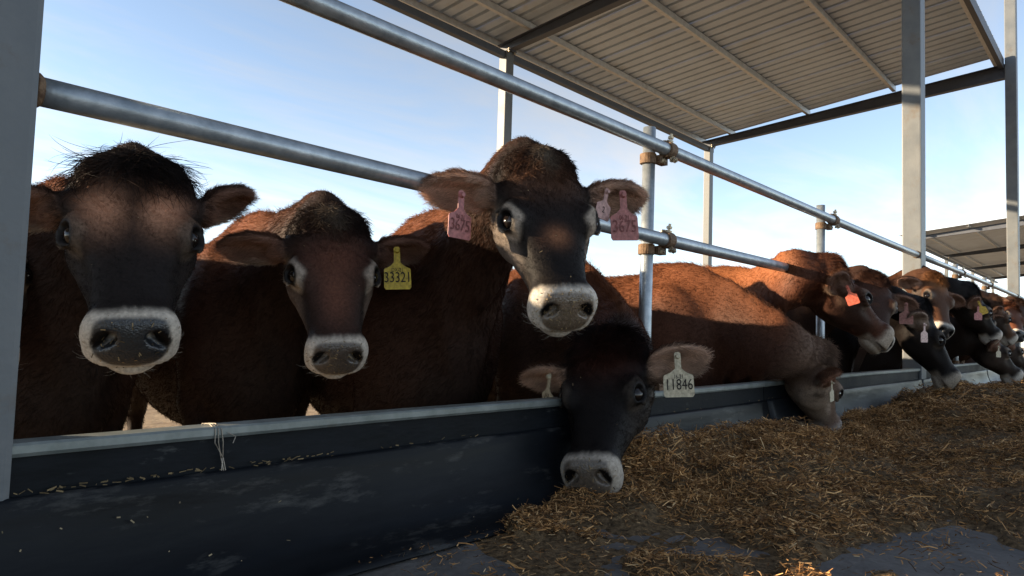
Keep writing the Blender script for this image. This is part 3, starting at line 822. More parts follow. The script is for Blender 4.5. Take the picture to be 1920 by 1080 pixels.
def coat_colour(V, VN, k, rng):
    """albedo of hide at rest vertices; k holds the animal's own markings"""
    x, y, z = V.T
    L = head_local(V); u, v, w = L.T; av = np.abs(v)
    NL = VN @ HB.T
    body = np.array(k['body']); dark = np.array(k['dark']); back = np.array(k['back'])
    col = np.tile(body, (len(V), 1))
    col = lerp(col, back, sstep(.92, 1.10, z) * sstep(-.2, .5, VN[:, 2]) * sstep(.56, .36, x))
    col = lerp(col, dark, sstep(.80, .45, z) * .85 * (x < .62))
    col = lerp(col, dark, k.get('neck_dark', .6) * sstep(-.05, .25, x) * sstep(.75, .45, np.abs(x - .35) * 1.2))
    H = sstep(.55, .66, x)                                      # head mask
    face = np.array(k['face'])
    col = lerp(col, face, H)
    col = lerp(col, np.array(k.get('nape', face)), sstep(.38, .54, x) * (1 - H) * k.get('napes', .7))
    # forehead / blaze colour
    red = np.array(k['forehead'])
    m = np.exp(-((u - k.get('fu', .06)) / .075) ** 2 - (v / .085) ** 2) * sstep(-.03, .02, w + .03) * k.get('fs', 0)
    if k.get('split'):
        m = np.exp(-((u - .130) / .062) ** 2 - ((av - .050) / .042) ** 2) * sstep(-.05, -.01, w) * k['split']
    col = lerp(col, red, np.clip(m, 0, 1) * H)
    m = np.exp(-((u - .25) / .030) ** 2 - (v / .028) ** 2) * sstep(-.06, -.02, w) * k.get('spot', 0)
    col = lerp(col, red, np.clip(m, 0, 1) * H)
    m = np.exp(-((u - .27) / .11) ** 2 - (v / .045) ** 2) * sstep(-.06, -.02, w) * k.get('stripe', 0)
    col = lerp(col, red, np.clip(m, 0, 1) * H)
    # pale star between the horns' place
    m = np.exp(-((u - .0) / .035) ** 2 - (v / .020) ** 2) * sstep(-.06, -.01, w) * k.get('star', 0)
    col = lerp(col, [.30, .24, .18], np.clip(m, 0, 1) * H)
    # cheeks
    ck = np.array(k['cheek'])
    m = sstep(-.030, -.075, w + .25 * np.clip(u - .22, 0, .1)) * sstep(.03, .065, av) * sstep(.02, .12, u) * sstep(.40, .30, u) + sstep(-.15, -.19, w) * .7 * sstep(.05, .15, u)
    col = lerp(col, ck, np.clip(m, 0, 1) * H)
    # pale spectacle in front of and under the eye
    qe = (np.stack([u, av, w], 1) - EYE_C) @ EYE_B.T
    de = np.sqrt((qe[:, 0] / .034) ** 2 + (qe[:, 2] / .021) ** 2)
    de = np.sqrt((qe[:, 0] / .030) ** 2 + (qe[:, 2] / .021) ** 2)
    m = sstep(2.05, 1.6, de + .15 * np.sin(u * 90)) * sstep(-.045, -.01, qe[:, 2] + .5 * qe[:, 0]) * (np.abs(qe[:, 1]) < .06) * k.get('ring', .8)
    col = lerp(col, k.get('ringcol', [.34, .27, .21]), m * H)
    # dark lids
    de = np.sqrt((qe[:, 0] / .0275) ** 2 + (qe[:, 2] / .020) ** 2)
    m = m_lid = sstep(1.4, 1.15, de) * (qe[:, 1] > -.03) * (qe[:, 1] < .05)
    col = lerp(col, [.010, .008, .008], m * H)
    # muzzle
    pale = np.array(k.get('pale', [.70, .63, .54]))
    edge = .412 - .012 * sstep(.03, .08, av)
    m = sstep(edge - .020, edge + .014, u - .10 * np.clip(-w - .10, 0, .05) + .003 * np.sin(v * 210 + 40 * w + 3 * np.sin(v * 90)))
    col = lerp(col, pale, m * H)
    chin = sstep(.33, .37, u) * sstep(-.10, -.12, w)
    col = lerp(col, pale * .92, chin * H * .95)
    # nose pad
    pr = ((np.abs(v) / (.061 - .12 * np.clip(-w - .06, 0, .05))) ** 3 + (np.abs(w + .047) / .050) ** 3) ** (1 / 3)
    pad = sstep(1.08, .95, pr) * sstep(.425, .436, u + .35 * (w + .02))
    pc = np.array(k.get('pad', [.030, .032, .036]))
    col = lerp(col, pc, pad * H)
    # nostril hollow and mouth line
    dn = np.sqrt(((av - .047 - .3 * (-w - .04)) / .0165) ** 2 + ((w + .042) / .026) ** 2)
    hollow = sstep(1.0, .75, dn) * (u > .425)
    col = lerp(col, [.006, .005, .005], np.clip(hollow + .0, 0, 1) * H)
    mouth = sstep(.006, .002, np.abs(w + .114)) * (u > .40) * (u < .50)
    col = lerp(col, [.05, .03, .028], mouth * H * .7)
    # ears
    sgn = np.where(v >= 0, 1, -1)
    Le = np.stack([u, np.abs(v), w], 1) - EAR_BASE
    d = Le @ EAR_DIR
    isear = sstep(.015, .04, d) * (np.abs(v) > .10) * (u < .16) * (u > -.06)
    e = EAR_DIR; nrm = np.array([.80, .12, .35]); nrm -= e * (nrm @ e); nrm /= np.linalg.norm(nrm)
    NLs = NL.copy(); NLs[:, 1] *= sgn
    inner = sstep(.0, .5, NLs @ nrm)
    col = lerp(col, np.array(k['ear']), isear * H)
    col = lerp(col, np.array(k.get('ear_in', [.30, .17, .12])), isear * inner * H)
    wid = np.cross(nrm, e)
    low = (Le @ wid)
    fr = sstep(.035, .055, np.abs(low)) * k.get('fringe', .5)
    col = lerp(col, [.40, .33, .26], isear * fr * (low * wid[2] < 0) * H)
    # hooves, horn-dark
    col = lerp(col, [.02, .017, .015], sstep(.065, .05, z))
    # slow mottling of the hide
    ph = rng.uniform(0, 6, 6)
    mot = (np.sin(x * 23 + ph[0] + 3 * np.sin(z * 9 + ph[1])) + np.sin(z * 31 + ph[2] + 2 * np.sin(y * 17 + ph[3])) + np.sin(y * 41 + x * 13 + ph[4])) / 3
    wet = np.clip(pad + .25 * m_lid, 0, 1) * H * (1 - hollow)
    return wet, np.clip(col * .72 * (1 + .16 * mot)[:, None], .003, .9)

# ----------------------------------------------------------------------------
# cow builder
# ----------------------------------------------------------------------------
REST = {True: build_rest(True), False: build_rest(False)}
def tri_setup(V, Q):
    T = np.concatenate([Q[:, [0, 1, 2]], Q[:, [0, 2, 3]]])
    A = .5 * np.linalg.norm(np.cross(V[T[:, 1]] - V[T[:, 0]], V[T[:, 2]] - V[T[:, 0]]), axis=1)
    return T, A
TRI = {k: tri_setup(v[0], v[1]) for k, v in REST.items()}

def fur(V, VN, T, A, colour, rng, n_head, n_body, k):
    """short coat over the hide, longer on neck, ears and poll; rest-pose strands of 4 points"""
    C = V[T].mean(1)
    hx = C[:, 0]
    Lc = head_local(C)
    isear = (np.abs(Lc[:, 1]) > .115) & (Lc[:, 0] < .15) & (hx > .45)
    head = hx > .55
    skip = head & (Lc[:, 0] + .35 * (Lc[:, 2] + .02) > .432) & (np.abs(Lc[:, 1]) < .056) & (Lc[:, 2] > -.100)      # bare nose
    qe = (np.stack([Lc[:, 0], np.abs(Lc[:, 1]), Lc[:, 2]], 1) - EYE_C) @ EYE_B.T
    eye = head & (np.sqrt((qe[:, 0] / .034) ** 2 + (qe[:, 2] / .021) ** 2) < 1) & (np.abs(qe[:, 1]) < .05)
    skip |= eye | (C[:, 2] < .07)
    out_p, out_c, out_r = [], [], []
    def grow(wts, n, lenf, lift, thick, seed_dir, shade=1., curl=.25):
        wts = wts * ~skip
        if n <= 0 or wts.sum() <= 0: return
        t = rng.choice(len(T), n, p=wts / wts.sum())
        b = rng.random((n, 2)); m = b.sum(1) > 1; b[m] = 1 - b[m]
        w = np.stack([1 - b.sum(1), b[:, 0], b[:, 1]], 1)
        P = (V[T[t]] * w[..., None]).sum(1); N = (VN[T[t]] * w[..., None]).sum(1); N /= np.linalg.norm(N, axis=1)[:, None]
        c = (colour[T[t]] * w[..., None]).sum(1)
        fl = seed_dir(P)
        fl = fl - N * (fl * N).sum(1)[:, None]
        # clumping: a slowly varying sideways swirl
        sw = np.stack([np.sin(P[:, 2] * 60 + 5 * np.sin(P[:, 0] * 23)), np.sin(P[:, 0] * 70 + 4 * np.sin(P[:, 1] * 31)), np.sin(P[:, 1] * 66 + P[:, 0] * 40)], 1)
        fl = fl + .35 * sw + rng.normal(0, .28, (n, 3))
        fl = fl - N * (fl * N).sum(1)[:, None]
        fl /= np.linalg.norm(fl, axis=1)[:, None] + 1e-9
        ln = lenf(P) * rng.uniform(.6, 1.25, n) * (1 + .25 * np.sin(P[:, 0] * 71 + 5 * np.sin(P[:, 2] * 53 + P[:, 1] * 40)))
        lf = lift * rng.uniform(.6, 1.5, n)
        d0 = fl * np.cos(lf)[:, None] + N * np.sin(lf)[:, None]
        d1 = fl + N * (np.sin(lf) * .35)[:, None] + rng.normal(0, curl, (n, 3)); d1 /= np.linalg.norm(d1, axis=1)[:, None]
        a0 = P - N * .001
        pts = np.stack([a0, a0 + d0 * (ln * .35)[:, None], a0 + (d0 * .5 + d1 * .22) * ln[:, None], a0 + (d0 * .5 + d1 * .5) * ln[:, None]], 1)
        slow = np.sin(P[:, 0] * 37 + 3 * np.sin(P[:, 2] * 29)) * np.sin(P[:, 1] * 41 + 2 * np.sin(P[:, 0] * 33)) + .6 * np.sin(P[:, 2] * 83 + 4 * np.sin(P[:, 0] * 47))
        cc = c * (shade * rng.uniform(.65, 1.4, n) * (1 + .22 * slow))[:, None]
        out_p.append(pts); out_c.append(cc); out_r.append(np.full(n, thick) * rng.uniform(.7, 1.2, n))
    back = lambda P: np.tile(np.array([-1., 0, -.35]), (len(P), 1))
    def face_dir(P):
        L = head_local(P)
        d = np.stack([-np.ones(len(P)) * .9, np.sign(L[:, 1]) * .25, -.1 * np.ones(len(P))], 1)
        return d @ HB
    def ear_dir(P):
        L = head_local(P); s = np.sign(L[:, 1])
        d = np.stack([np.zeros(len(P)) + .1, s, np.zeros(len(P)) - .25], 1)
        return d @ HB
    def poll_dir(P):
        L = head_local(P)
        d = np.stack([.75 + .3 * np.sin(L[:, 1] * 70), L[:, 1] * 9 + .4 * np.sin(L[:, 1] * 55 + L[:, 0] * 40), .2 + 0 * L[:, 0]], 1)
        return d @ HB
    neckw = (hx > -.1) & (hx < .58)
    trunkw = hx <= -.1
    fl = k.get('fluff', 1.)
    grow(A * head * ~isear, int(n_head * .52), lambda P: (.0060 + .006 * sstep(.25, .02, head_local(P)[:, 0])) * fl * (1 - .4 * sstep(.36, .42, head_local(P)[:, 0])), .26, .00036, face_dir)
    grow(A * isear, int(n_head * .16), lambda P: .016 + .008 * np.abs(np.sin(P[:, 2] * 90)), .55, .00034, ear_dir, 1.1)
    grow(A * neckw, int(n_head * .32), lambda P: .018 * fl + 0 * P[:, 0], .40, .00045, back)
    grow(A * trunkw * (C[:, 2] > .35), n_body, lambda P: (.020 + .010 * sstep(1.0, 1.12, P[:, 2])) * fl, .36, .0006, back)
    # crest of neck and spine: upright fuzz
    crest = A * (VN[T[:, 0], 2] > .75) * (hx < .38) * (C[:, 2] > 1.05)
    grow(crest, int(n_head * .05), lambda P: .024 * fl + 0 * P[:, 0], .9, .00045, back, 1.0, .35)
    # poll tuft
    tl = k.get('tuft', .035)
    pw = A * head * np.exp(-((Lc[:, 0] - .005) / .042) ** 2 - (Lc[:, 1] / .062) ** 2) * (Lc[:, 2] > -.07)
    grow(pw * (pw > A * .05), int(n_head * .06 * k.get('tuftn', 1)), lambda P: tl * (.45 + .75 * np.abs(np.sin(P[:, 1] * 83 + P[:, 0] * 51))), k.get('lift', .5), .00055, poll_dir, .8, .35)
    # lower-lip and muzzle whiskers
    ww = A * head * (Lc[:, 0] > .36) * (Lc[:, 2] < -.09)
    grow(ww, int(n_head * .0022), lambda P: .022 + 0 * P[:, 0], .9, .00022, face_dir, .7, .3)
    return np.concatenate(out_p), np.concatenate(out_c), np.concatenate(out_r)

def text_mesh(txt, size):
    cu = bpy.data.curves.new('num', 'FONT'); cu.body = txt; cu.size = size; cu.align_x = 'CENTER'; cu.align_y = 'CENTER'
    cu.extrude = .0002; cu.resolution_u = 3
    o = bpy.data.objects.new('num', cu); COL.objects.link(o)
    bpy.context.view_layer.update()
    dg = bpy.context.evaluated_depsgraph_get()
    me = bpy.data.meshes.new_from_object(o.evaluated_get(dg)); me.name = 'tag_number'
    bpy.data.objects.remove(o, do_unlink=True)
    return me

M_INK_PALE = flat_mat('faded_ink', (.22, .085, .08), .7, .2)
M_INK = flat_mat('tag_ink', (.030, .026, .024), .7, .2)
TAGM = {}
def tag_mat(c):
    if c not in TAGM: TAGM[c] = flat_mat('tag_plastic', c, .45, .35)
    return TAGM[c]
def ear_tag(parent, foot, at, normal, colour, texts=(), size=1., roll=0., label=None, h=.118, w=.074, ink=None):
    """plastic tag hanging from a stud at `at`, its printed face towards `normal`"""
    n = Vector(normal).normalized()
    up = Vector((0, 0, 1)); up = (up - n * up.dot(n)).normalized()
    up = Matrix.Rotation(roll, 3, n) @ up
    rt = up.cross(n)
    fr = Matrix((rt, up, n)).transposed().to_4x4(); fr.translation = Vector(at) - Vector(foot)
    W, Hh = w * size / 2, h * size
    stem = .0095 * size
    prof = [(-stem, .008), (-stem, -.30 * Hh), (-W * .55, -.40 * Hh), (-W * .96, -.46 * Hh), (-W, -.50 * Hh), (-W * 1.02, -.94 * Hh), (-W * .90, -Hh), (W * .90, -Hh), (W * 1.02, -.94 * Hh),
            (W, -.50 * Hh), (W * .96, -.46 * Hh), (W * .55, -.40 * Hh), (stem, -.30 * Hh), (stem, .008), (stem * .5, .013), (-stem * .5, .013)]
    bm = bmesh.new()
    def bend(x, y): return -.10 * (y + .3 * Hh) * (y < 0) * 0 - 1.2 * x * x
    f_ = [bm.verts.new((x, y, bend(x, y) + .0009)) for x, y in prof]; b_ = [bm.verts.new((x, y, bend(x, y) - .0009)) for x, y in prof]
    bm.faces.new(f_); bm.faces.new(b_[::-1])
    for i in range(len(prof)):
        j = (i + 1) % len(prof); bm.faces.new((f_[j], f_[i], b_[i], b_[j]))
    bmesh.ops.triangulate(bm, faces=[f for f in bm.faces if len(f.verts) > 4])
    fix_normals(bm)
    o = bm_obj('ear_tag', bm, tag_mat(colour), parent); o.matrix_local = fr
    if label: o['label'] = label
    bm = bmesh.new(); bmesh.ops.create_cone(bm, cap_ends=True, segments=12, radius1=.009 * size, radius2=.006 * size, depth=.010)
    s = bm_obj('stud', bm, tag_mat(colour), o); s.location = (0, .001, .005)
    for txt, yy, sz in texts:
        me = text_mesh(txt, sz * size); me.materials.append(M_INK_PALE if ink else M_INK)
        t = link('tag_number', me, o); t.location = (0, yy * Hh, .0015)
        t.scale = (.92, 1.25, 1)
    return o

def stuck_bits(root, V, VN, T, A, pose, foot, rng, n):
    """crumbs of feed stuck to nose and face"""
    C = V[T].mean(1); L = head_local(C)
    w = A * (C[:, 0] > .6) * (L[:, 2] > -.11) * (np.abs(L[:, 1]) < .075) * np.where(L[:, 0] > .42, 6., .12 * (L[:, 0] > .02))
    t = rng.choice(len(T), n, p=w / w.sum())
    P = C[t] + VN[T[t, 0]] * .0016; N = VN[T[t, 0]]
    d = np.cross(N, rng.normal(0, 1, (n, 3))); d /= np.linalg.norm(d, axis=1)[:, None]; s = np.cross(N, d)
    ln = (.0009 + .0045 * rng.random(n) ** 3)[:, None]; wd = rng.uniform(.0005, .0012, n)[:, None]
    Q4 = np.stack([P - d * ln - s * wd, P - d * ln + s * wd, P + d * ln + s * wd + N * .002, P + d * ln - s * wd + N * .002], 1).reshape(-1, 3)
    b = np.arange(n) * 4
    me = np_mesh('feed_crumbs', pose(Q4) - foot, np.stack([b, b + 1, b + 2, b + 3], 1), M_HIDE, False)
    ca = me.color_attributes.new('col', 'FLOAT_COLOR', 'POINT')
    col = np.array([[.36, .26, .14]]) * rng.uniform(.15, 1.0, (n, 1))
    ca.data.foreach_set('color', np.concatenate([np.repeat(col, 4, 0), np.ones((n * 4, 1))], 1).astype(np.float32).ravel())
    link('feed_crumbs', me, root)['kind'] = 'stuff'

def make_cow(label, k, pose, fine=True, n_head=60000, n_body=30000, seed=0, group='dairy cows at the feed fence', tags=()):
    rng = np.random.default_rng(seed)
    V, Q, VN = REST[fine]; T, A = TRI[fine]
    foot = pose.foot
    root = empty('cow', foot); tag(root, label, 'cow', group)
    wet, colr = coat_colour(V, VN, k, rng)
    # small individual shape: slow noise on trunk
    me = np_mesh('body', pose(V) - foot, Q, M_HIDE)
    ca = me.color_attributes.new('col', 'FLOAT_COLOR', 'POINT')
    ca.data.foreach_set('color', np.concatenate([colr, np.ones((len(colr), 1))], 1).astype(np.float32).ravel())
    wa = me.attributes.new('wet', 'FLOAT', 'POINT'); wa.data.foreach_set('value', wet.astype(np.float32))
    link('body', me, root)
    # eyes
    for s in (1, -1):
        c = EYE_C * np.array([1, s, 1])
        bm = bmesh.new(); bmesh.ops.create_uvsphere(bm, u_segments=24, v_segments=16, radius=EYE_R * pose.hs)
        e = bm_obj('eye', bm, M_EYE, root, Vector((pose.head(c)[0] - foot).tolist()), True)
    if n_head or n_body:
        P, C, R = fur(V, VN, T, A, colr, rng, n_head, n_body, k)
        n = len(P)
        P = pose(P.reshape(-1, 3)) - foot
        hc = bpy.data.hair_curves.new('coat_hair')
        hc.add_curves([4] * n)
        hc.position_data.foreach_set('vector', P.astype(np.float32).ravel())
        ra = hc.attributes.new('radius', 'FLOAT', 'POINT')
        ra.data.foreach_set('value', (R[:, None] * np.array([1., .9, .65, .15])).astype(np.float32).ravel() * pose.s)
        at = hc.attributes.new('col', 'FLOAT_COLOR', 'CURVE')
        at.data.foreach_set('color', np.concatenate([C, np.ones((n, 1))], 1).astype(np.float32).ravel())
        hc.materials.append(M_HAIR)
        ho = link('coat_hair', hc, root); ho['kind'] = 'stuff'
    if k.get('bits', 0):
        stuck_bits(root, V, VN, T, A, pose, foot, rng, k['bits'])
    for tg in tags:
        side = tg['side']
        loc = np.array([EAR_BASE[0], EAR_BASE[1] * side, EAR_BASE[2]]) + np.array([EAR_DIR[0], EAR_DIR[1] * side, EAR_DIR[2]]) * tg.get('d', .10) + np.array([.012, 0, .004])
        a = pose(((loc @ HB) + HEAD_O)[None])[0] + np.asarray(tg.get('off', (0, 0, 0)))
        ear_tag(root, foot, a, tg['n'], tg['c'], tg.get('texts', ()), tg.get('size', 1.), tg.get('roll', 0), tg.get('label'), tg.get('h', .118), tg.get('w', .074), tg.get('ink'))
    return root

# ----------------------------------------------------------------------------
# the herd
# ----------------------------------------------------------------------------
POSES = {
    'c1': {'head': [0.6792, 1.8378, 1.0245], 'u': [-0.1713, -0.5443, -0.8212], 'v': [0.9313, -0.3615, 0.0453], 'foot': [0.7, 2.42, -0.25], 'heading': -1.6755160819145565, 's': 1.1, 'hs': 1.02},
    'c2': {'head': [1.233, 1.8132, 0.9722], 'u': [-0.1836, -0.4231, -0.8873], 'v': [0.8906, -0.4537, 0.0321], 'foot': [1.37, 2.45, -0.25], 'heading': -1.7802358370342162, 's': 1.1, 'hs': 0.94},
    'c3': {'head': [1.3988, 1.1443, 1.0898], 'u': [-0.2234, -0.4302, -0.8747], 'v': [0.8477, -0.5287, 0.0435], 'foot': [1.7, 1.85, -0.25], 'heading': -1.9198621771937625, 's': 1.1, 'hs': 0.9},
    'c4': {'head': [1.8806, 1.2575, 0.6354], 'u': [-0.6202, -0.2627, -0.7392], 'v': [0.2839, -0.9536, 0.1007], 'foot': [2.42, 1.86, -0.25], 'heading': -2.059488517353309, 's': 1.06, 'hs': 1.0},
    'c5': {'head': [3.7779, 1.178, 1.0504], 'u': [0.6369, -0.4094, -0.6533], 'v': [0.675, 0.7055, 0.2159], 'foot': [3.98, 1.8, -0.25], 'heading': -1.4835298641951802, 's': 1.1, 'hs': 1.08},
    'c6': {'head': [3.575, 1.1595, 0.6144], 'u': [0.6124, 0.0155, -0.7904], 'v': [0.5315, 0.7321, 0.4261], 'foot': [3.5, 1.82, -0.25], 'heading': -1.361356816555577, 's': 1.08, 'hs': 1.0},
    'c7': {'head': [4.7591, 1.233, 1.0541], 'u': [-0.559, -0.2716, -0.7834], 'v': [0.6569, -0.7217, -0.2185], 'foot': [4.85, 1.88, -0.25], 'heading': -1.53588974175501, 's': 1.1, 'hs': 1.02},
    'c8': {'head': [5.1375, 1.045, 0.8937], 'u': [0.2795, -0.3902, -0.8773], 'v': [0.918, 0.3763, 0.1251], 'foot': [5.38, 1.66, -0.25], 'heading': -1.53588974175501, 's': 0.98, 'hs': 1.1},
    'c9': {'head': [6.3595, 1.1992, 1.1747], 'u': [-0.472, -0.2693, -0.8395], 'v': [0.7902, -0.5513, -0.2675], 'foot': [6.2, 1.95, -0.25], 'heading': -1.5707963267948966, 's': 1.1, 'hs': 1.05},
    'c10': {'head': [6.8685, 1.0505, 1.124], 'u': [0.6084, -0.3448, -0.7148], 'v': [0.7404, 0.571, 0.3547], 'foot': [6.95, 1.8, -0.25], 'heading': -1.5009831567151235, 's': 1.1, 'hs': 1.08},
    'c11': {'head': [8.3781, 1.0828, 1.1169], 'u': [0.5996, -0.305, -0.7399], 'v': [0.7429, 0.5559, 0.3729], 'foot': [8.35, 1.85, -0.25], 'heading': -1.53588974175501, 's': 1.1, 'hs': 1.05},
    'c12': {'head': [7.2678, 1.001, 0.7866], 'u': [0.5964, -0.424, -0.6816], 'v': [0.7319, 0.6358, 0.2449], 'foot': [7.6, 1.7, -0.25], 'heading': -1.6057029118347832, 's': 1.1, 'hs': 1.1},
    'c13': {'head': [10.3836, 1.1689, 1.137], 'u': [-0.6927, -0.2962, -0.6576], 'v': [0.6492, -0.6531, -0.3897], 'foot': [10.3, 1.9, -0.25], 'heading': -1.5707963267948966, 's': 1.1, 'hs': 1.08},
    'c14': {'head': [9.4203, 1.1359, 0.783], 'u': [0.6039, -0.431, -0.6705], 'v': [0.7283, 0.6402, 0.2444], 'foot': [9.5, 1.8, -0.25], 'heading': -1.5707963267948966, 's': 1.1, 'hs': 1.08},
    'c0': {'head': [0.4885, 2.4235, 0.9163], 'u': [-0.0876, -0.6916, -0.717], 'v': [0.9646, -0.2387, 0.1124], 'foot': [-0.16, 2.5, -0.25], 'heading': -1.3962634015954636, 's': 1.2, 'hs': 1.0},
    'c15': {'head': [12.1487, 1.2821, 1.2821], 'u': [-0.614, -0.2841, -0.7364], 'v': [0.7089, -0.6088, -0.3561], 'foot': [12.0, 1.9, -0.25], 'heading': -1.5707963267948966, 's': 1.1, 'hs': 1.05},
    'c16': {'head': [8.146, 1.1573, 1.0612], 'u': [-0.4671, -0.2081, -0.8594], 'v': [0.7498, -0.6084, -0.2602], 'foot': [7.75, 2.0, -0.25], 'heading': -1.6580627893946132, 's': 1.1, 'hs': 1.05},
}
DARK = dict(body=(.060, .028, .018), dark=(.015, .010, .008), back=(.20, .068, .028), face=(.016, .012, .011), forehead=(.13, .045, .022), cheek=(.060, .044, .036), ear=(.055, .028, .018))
def coat(**kw):
    d = dict(DARK); d.update(kw); return d
def P(n, ears=((0, 0, 0), (0, 0, 0)), hw=1.10, hp=1.05, mz=.25):
    q = POSES[n]
    return Pose(q['foot'], q['heading'], q['s'], q['hs'], q['head'], q['u'], q['v'], ears, hw, hp, mz)
CAMV = np.array([0, 0, .66])
def toward(n, yaw=0., up=0.):
    d = CAMV - np.array(POSES[n]['head']); d[2] = 0; d /= np.linalg.norm(d)
    c, s = math.cos(yaw), math.sin(yaw)
    return (d[0] * c - d[1] * s, d[0] * s + d[1] * c, up)
PINK, YEL, WHT, ORG = (.58, .24, .23), (.55, .42, .05), (.52, .46, .33), (.72, .16, .09)
TXT = lambda a, b: ((a, -.70, .036), (b, -.50, .014))

make_cow('dark cow with shaggy forelock and wide black nose beside the leftmost column',
         coat(face=(.016, .013, .013), forehead=(.62, .32, .20), split=1., fs=0, star=0, ring=.25, cheek=(.026, .020, .018), bits=60, tuft=.080, tuftn=.14, lift=.34, fluff=1.1, ear=(.06, .03, .02), pad=(.020, .023, .028), fringe=.8),
         P('c1', ((.3, .50, .20), (.2, .0, .15)), 1.20, 1.22, 0.), True, 90000, 45000, 1)
make_cow('brown-faced cow with yellow ear tag 33321 in its left ear',
         coat(face=(.032, .022, .019), forehead=(.20, .080, .050), fs=.75, fu=.14, stripe=.65, star=1., ring=.95, ringcol=[.50, .43, .36], cheek=(.17, .125, .10), bits=160, tuft=.030, tuftn=.3, ear=(.12, .058, .038), ear_in=(.34, .20, .15), pad=(.10, .078, .062), fringe=.9),
         P('c2', ((.15, .08, .0), (.15, .0, .05)), 1.18, 1.15, .1), True, 90000, 45000, 2,
         tags=[dict(side=1, d=.085, off=(-.03, -.045, .008), n=toward('c2', .0, .1), c=YEL, texts=TXT('33321', 'DX-21'), roll=.06, label='yellow ear tag reading 33321', w=.080)])
make_cow('black-faced cow with head raised over the rail and pink tags in both ears',
         coat(face=(.013, .010, .009), forehead=(.28, .12, .06), fs=.38, fu=.05, spot=1., star=.95, ring=.95, ringcol=[.48, .40, .32], cheek=(.17, .135, .11), bits=320, tuft=.018, tuftn=.4, ear=(.24, .12, .075), ear_in=(.62, .40, .29), pad=(.17, .128, .090), fringe=.3, neck_dark=.3),
         P('c3', ((0, .0, -.05), (0, .05, -.05)), 1.20), True, 110000, 55000, 3,
         tags=[dict(side=-1, d=.085, off=(-.045, -.02, -.008), n=toward('c3', .75, .05), ink=1, c=(.46, .17, .16), texts=TXT('3675', '06.21'), roll=-.05, size=.9, label='pink ear tag reading 3675 turned half away'),
               dict(side=1, d=.100, off=(-.025, -.04, .012), n=toward('c3', .25, .05), ink=1, c=(.40, .155, .14), texts=TXT('3675', '06.21'), roll=.06, label='pink ear tag reading 3675'),
               dict(side=1, d=.070, off=(-.02, -.02, .022), n=toward('c3', .6, .05), c=(.50, .30, .27), texts=(('2', -.66, .03),), size=.62, roll=-.25, label='small pale pink button tag marked 2')])
make_cow('very dark cow with lowered head eating under the raised cow, tagged 11846',
         coat(face=(.010, .008, .008), forehead=(.11, .035, .020), fs=.55, fu=.07, star=0, ring=.12, cheek=(.024, .018, .015), bits=120, tuft=.055, tuftn=1.2, fluff=1.2, ear=(.060, .028, .018), ear_in=(.62, .42, .31), pad=(.14, .11, .085), pale=[.50, .44, .37], fringe=.8, body=(.095, .052, .036), neck_dark=.35),
         P('c4', ((.1, .1, -.2), (.4, .0, .1))), True, 90000, 45000, 4,
         tags=[dict(side=1, d=.085, off=(-.02, -.035, .035), n=toward('c4', .12, .08), c=WHT, texts=TXT('11846', '16-21'), roll=.05, label='white ear tag reading 11846', w=.088),
               dict(side=-1, d=.105, off=(-.03, -.035, .020), n=toward('c4', -1.0, .05), c=WHT, texts=TXT('11846', '16-21'), roll=-.1, label='white ear tag turned half away')])
make_cow('reddish cow holding its head up in profile, orange-red tag behind the eye',
         coat(body=(.14, .052, .028), back=(.30, .105, .040), face=(.095, .036, .020), forehead=(.15, .05, .024), fs=.7, fu=.02, star=0, ring=.35, cheek=(.055, .026, .018), tuft=.032, fluff=1.2, ear=(.19, .085, .045), pad=(.16, .12, .10), neck_dark=.0, pale=[.52, .43, .34]),
         P('c5', ((.2, 0, 0), (.2, .75, .25))), True, 60000, 40000, 5,
         tags=[dict(side=-1, d=.075, off=(-.02, -.03, -.01), n=toward('c5', .1, .05), c=ORG, size=.72, roll=.35, label='orange-red ear tag catching the sun')])
make_cow('brown cow with head down over the barrier eating, pale jaw, white tag strip',
         coat(body=(.115, .048, .028), back=(.22, .078, .034), face=(.24, .155, .11), forehead=(.28, .15, .09), fs=.4, cheek=(.44, .33, .25), ring=.45, tuft=.045, fluff=1.2, ear=(.15, .07, .04), ear_in=(.40, .21, .14), neck_dark=.45, dark=(.016, .010, .008), pale=[.55, .47, .40]),
         P('c6', ((.2, 0, 0), (.2, .6, .2))), True, 60000, 45000, 6,
         tags=[dict(side=-1, d=.055, off=(-.025, -.02, -.005), n=toward('c6', 1.25, .0), c=WHT, size=.72, roll=.1, label='white ear tag seen edge-on')])
